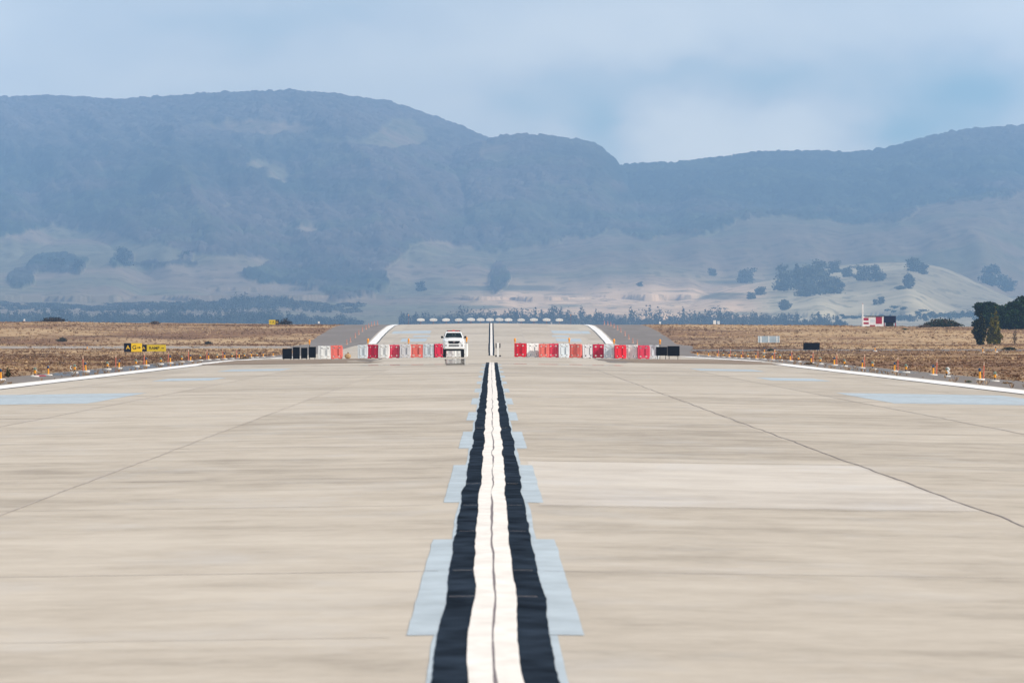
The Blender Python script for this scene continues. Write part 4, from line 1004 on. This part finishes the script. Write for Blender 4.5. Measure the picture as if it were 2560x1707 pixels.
# ------------------------------------------------------------------ pickup
M['car_white'] = pmat('white car paint', (.80, .815, .83), .25, .03, 1.5, spec=.5)
M['car_glass'] = pmat('dark car glass', (.006, .012, .015), .5, .3, 2, spec=.05, col2=(.016, .030, .034))
M['car_black'] = pmat('black car plastic', (.008, .009, .011), .55, .3, 8, spec=.25)
M['chrome'] = pmat('chrome', (.75, .62, .62), .15, .05, 4, metal=1.0)
M['tyre'] = pmat('tyre rubber', (.010, .010, .011), .8, .3, 12, spec=.15)
M['rim'] = pmat('steel rim', (.35, .35, .36), .4, .1, 6, metal=.7)
M['head_glass'] = pmat('headlamp glass', (.80, .82, .84), .08, .04, 6, spec=.7)
M['red_lens'] = pmat('red beacon lens', (.60, .045, .03), .2, .1, 8, spec=.6)
def pickup():
    Y = 1000.0; x = px2x(1135, Y); z0 = gz(x, Y)
    t = thing('pickup_truck', 'white pickup truck facing the camera, red light bar on its roof', 'pickup truck', (x, Y, z0 + .02), 0.02)
    def ring(y, hw, zb, zt, tuck=.06, crown=.05, f=1.0):
        return [(-hw + tuck, y, zb), (hw - tuck, y, zb), (hw, y, zb + .14), (hw, y, zt - .2), (hw - .07, y, zt - .05), (hw * .5, y, zt + crown * .7), (0, y, zt + crown), (-hw * .5, y, zt + crown * .7), (-hw + .07, y, zt - .05), (-hw, y, zt - .2), (-hw, y, zb + .14)]
    body = MB()
    body.loft([ring(0.0, .80, .78, 1.40), ring(.05, .87, .74, 1.50), ring(.25, .915, .72, 1.58), ring(.7, .925, .70, 1.63), ring(1.45, .925, .70, 1.70), ring(1.6, .925, .66, 1.72), ring(3.3, .925, .66, 1.72), ring(3.45, .92, .68, 1.70), ring(5.1, .91, .72, 1.68), ring(5.2, .88, .78, 1.62)])
    body.build('body', M['car_white'], t, False)
    cab = MB()
    cab.loft([[(-.86, 1.40, 1.68), (.86, 1.40, 1.68), (.86, 3.35, 1.68), (-.86, 3.35, 1.68)], [(-.83, 1.55, 1.80), (.83, 1.55, 1.80), (.83, 3.32, 1.80), (-.83, 3.32, 1.80)], [(-.70, 2.05, 2.17), (.70, 2.05, 2.17), (.70, 3.2, 2.17), (-.70, 3.2, 2.17)], [(-.62, 2.25, 2.25), (.62, 2.25, 2.25), (.62, 3.1, 2.25), (-.62, 3.1, 2.25)]])
    bmesh.ops.bevel(cab.bm, geom=[e for e in cab.bm.edges], offset=.03, segments=2, affect='EDGES')
    cab.build('cab', M['car_white'], t)
    def on_front(xx, zz):   # front face of the cab between the two rings
        f = (zz - 1.80) / .37; return (xx, 1.55 + .5 * f - .028, zz)
    w = MB(); pts = [(-.75, 1.735), (.75, 1.735), (.735, 1.83), (.615, 2.13), (.56, 2.15), (-.56, 2.15), (-.615, 2.13), (-.735, 1.83)]
    f0 = [on_front(a, b) for a, b in pts]; w.loft([f0, [(a, b + .02, c) for a, b, c in f0]]); ws = w.build('windscreen', M['car_glass'], t)
    MB().box((-.12, 1.74, 1.93), (.035, .02, .20), .006).box((.14, 1.74, 1.93), (.03, .02, .18), .006).build('seat_post', pmat('grey seat trim', (.30, .33, .31), .7, .2, 6), ws)
    for s in (-1, 1):
        w = MB(); q = [(s * .855, 1.75, 1.80), (s * .855, 3.2, 1.80), (s * .74, 3.1, 2.12), (s * .74, 2.15, 2.12)]
        w.loft([q, [(a - s * .02, b, c) for a, b, c in q]]); w.build('side_window', M['car_glass'], t)
        b = MB(); b.box((s * 1.02, 1.55, 1.77), (.20, .10, .20), .04).box((s * .91, 1.56, 1.70), (.12, .04, .05), .01); b.build('mirror', M['car_black'], t)
        h = MB(); qq = [(s * .48, .0, 1.40), (s * .80, .02, 1.44), (s * .86, .12, 1.42), (s * .84, .06, 1.25), (s * .70, .0, 1.23)]
        h.loft([[(a, b - .045, c) for a, b, c in qq], [(a, b + .04, c) for a, b, c in qq]]); h.build('headlight', M['head_glass'], t)
        fl = MB(); fl.box((s * .72, -.005, 1.045), (.14, .05, .11), .02); fo = fl.build('fog_light', M['car_black'], t)
        MB().tube((s * .72, -.035, 1.045), (s * .72, -.02, 1.045), .035, .035, 10).build('lamp', M['head_glass'], fo)
        for y in (.85, 4.2):
            wr = thing('wheel', None, None); wr.parent = t; wr.location = (s * .80, y, .43)
            ty = MB(); n = 20
            ty.loft([[(dx, math.cos(2 * math.pi * i / n) * rr, math.sin(2 * math.pi * i / n) * rr) for i in range(n)] for dx, rr in ((-.11, .36), (-.115, .41), (-.09, .44), (.09, .44), (.115, .41), (.11, .36))]); ty.build('tyre', M['tyre'], wr)
            MB().tube((-.05, 0, 0), (s * .118, 0, 0), .26, .25, 16).build('rim', M['rim'], wr)
        MB().box((s * .84, .85, .98), (.10, .98, .14), .04).build('wheel_arch', M['car_black'], t)
    g = MB(); gp = [(-.53, 1.44), (.53, 1.44), (.47, 1.26), (.36, 1.205), (-.36, 1.205), (-.47, 1.26)]
    g.loft([[(a, -.03, c) for a, c in gp], [(a, .06, c) for a, c in gp]]); gr = g.build('grille', M['car_black'], t)
    b = MB()
    for zz in (1.27, 1.345): b.box((0, -.036, zz), (.80, .014, .018), .003)
    b.build('grille_bar', M['board_frame'], gr)
    e = MB(); n = 16
    for ax, az in ((.085, .058), (.03, .055)):
        for i in range(n):
            a0, a1 = 2 * math.pi * i / n, 2 * math.pi * (i + 1) / n
            e.tube((math.cos(a0) * ax, -.05, 1.335 + math.sin(a0) * az), (math.cos(a1) * ax, -.05, 1.335 + math.sin(a1) * az), .016, .016, 6)
    e.build('emblem', M['chrome'], gr)
    MB().box((0, -.005, 1.03), (.90, .06, .105), .03).build('lower_grille', M['car_black'], t)
    MB().box((0, .09, .88), (1.66, .16, .16), .05).build('bumper', M['car_white'], t)
    MB().box((0, 2.5, .62), (1.5, 4.3, .12), .03).box((0, .5, .70), (1.6, .5, .12), .03).build('chassis', M['car_black'], t)
    lb = MB().box((0, 2.55, 2.315), (1.20, .28, .09), .025).build('light_bar', M['car_black'], t)
    MB().box((0, 2.55, 2.335), (.34, .30, .10), .03).build('beacon', M['red_lens'], lb)
    MB().box((-.38, 2.55, 2.285), (.26, .30, .05), .012).box((.38, 2.55, 2.285), (.26, .30, .05), .012).build('red_strip', M['red_lens'], lb)
    for s in (-1, 1): MB().tube((s * .2, 1.46, 1.735), (s * .2 + .42, 1.53, 1.78), .010, .010, 6).build('wiper', M['car_black'], t)
pickup()

# ------------------------------------------------------------------ haze: the air between here and the hills
def haze():
    x0, x1, y0, y1, z0, z1 = -2300, 2300, -120, 35600, -40, 1150
    m, N, L = newmat('hazy air'); N.remove(N['Principled BSDF'])
    out = [n for n in N if n.type == 'OUTPUT_MATERIAL'][0]
    v = N.new('ShaderNodeVolumePrincipled'); v.inputs['Color'].default_value = HAZE_COL + (1,); v.inputs['Density'].default_value = HAZE_D
    v.inputs['Anisotropy'].default_value = 0.0
    L.new(v.outputs[0], out.inputs['Volume'])
    o = MB().box(((x0 + x1) / 2, (y0 + y1) / 2, (z0 + z1) / 2), (x1 - x0, y1 - y0, z1 - z0)).build('haze', m)
    o['kind'] = 'stuff'
HAZE_COL, HAZE_D = (.272, .480, .80), 4.1e-5
haze()
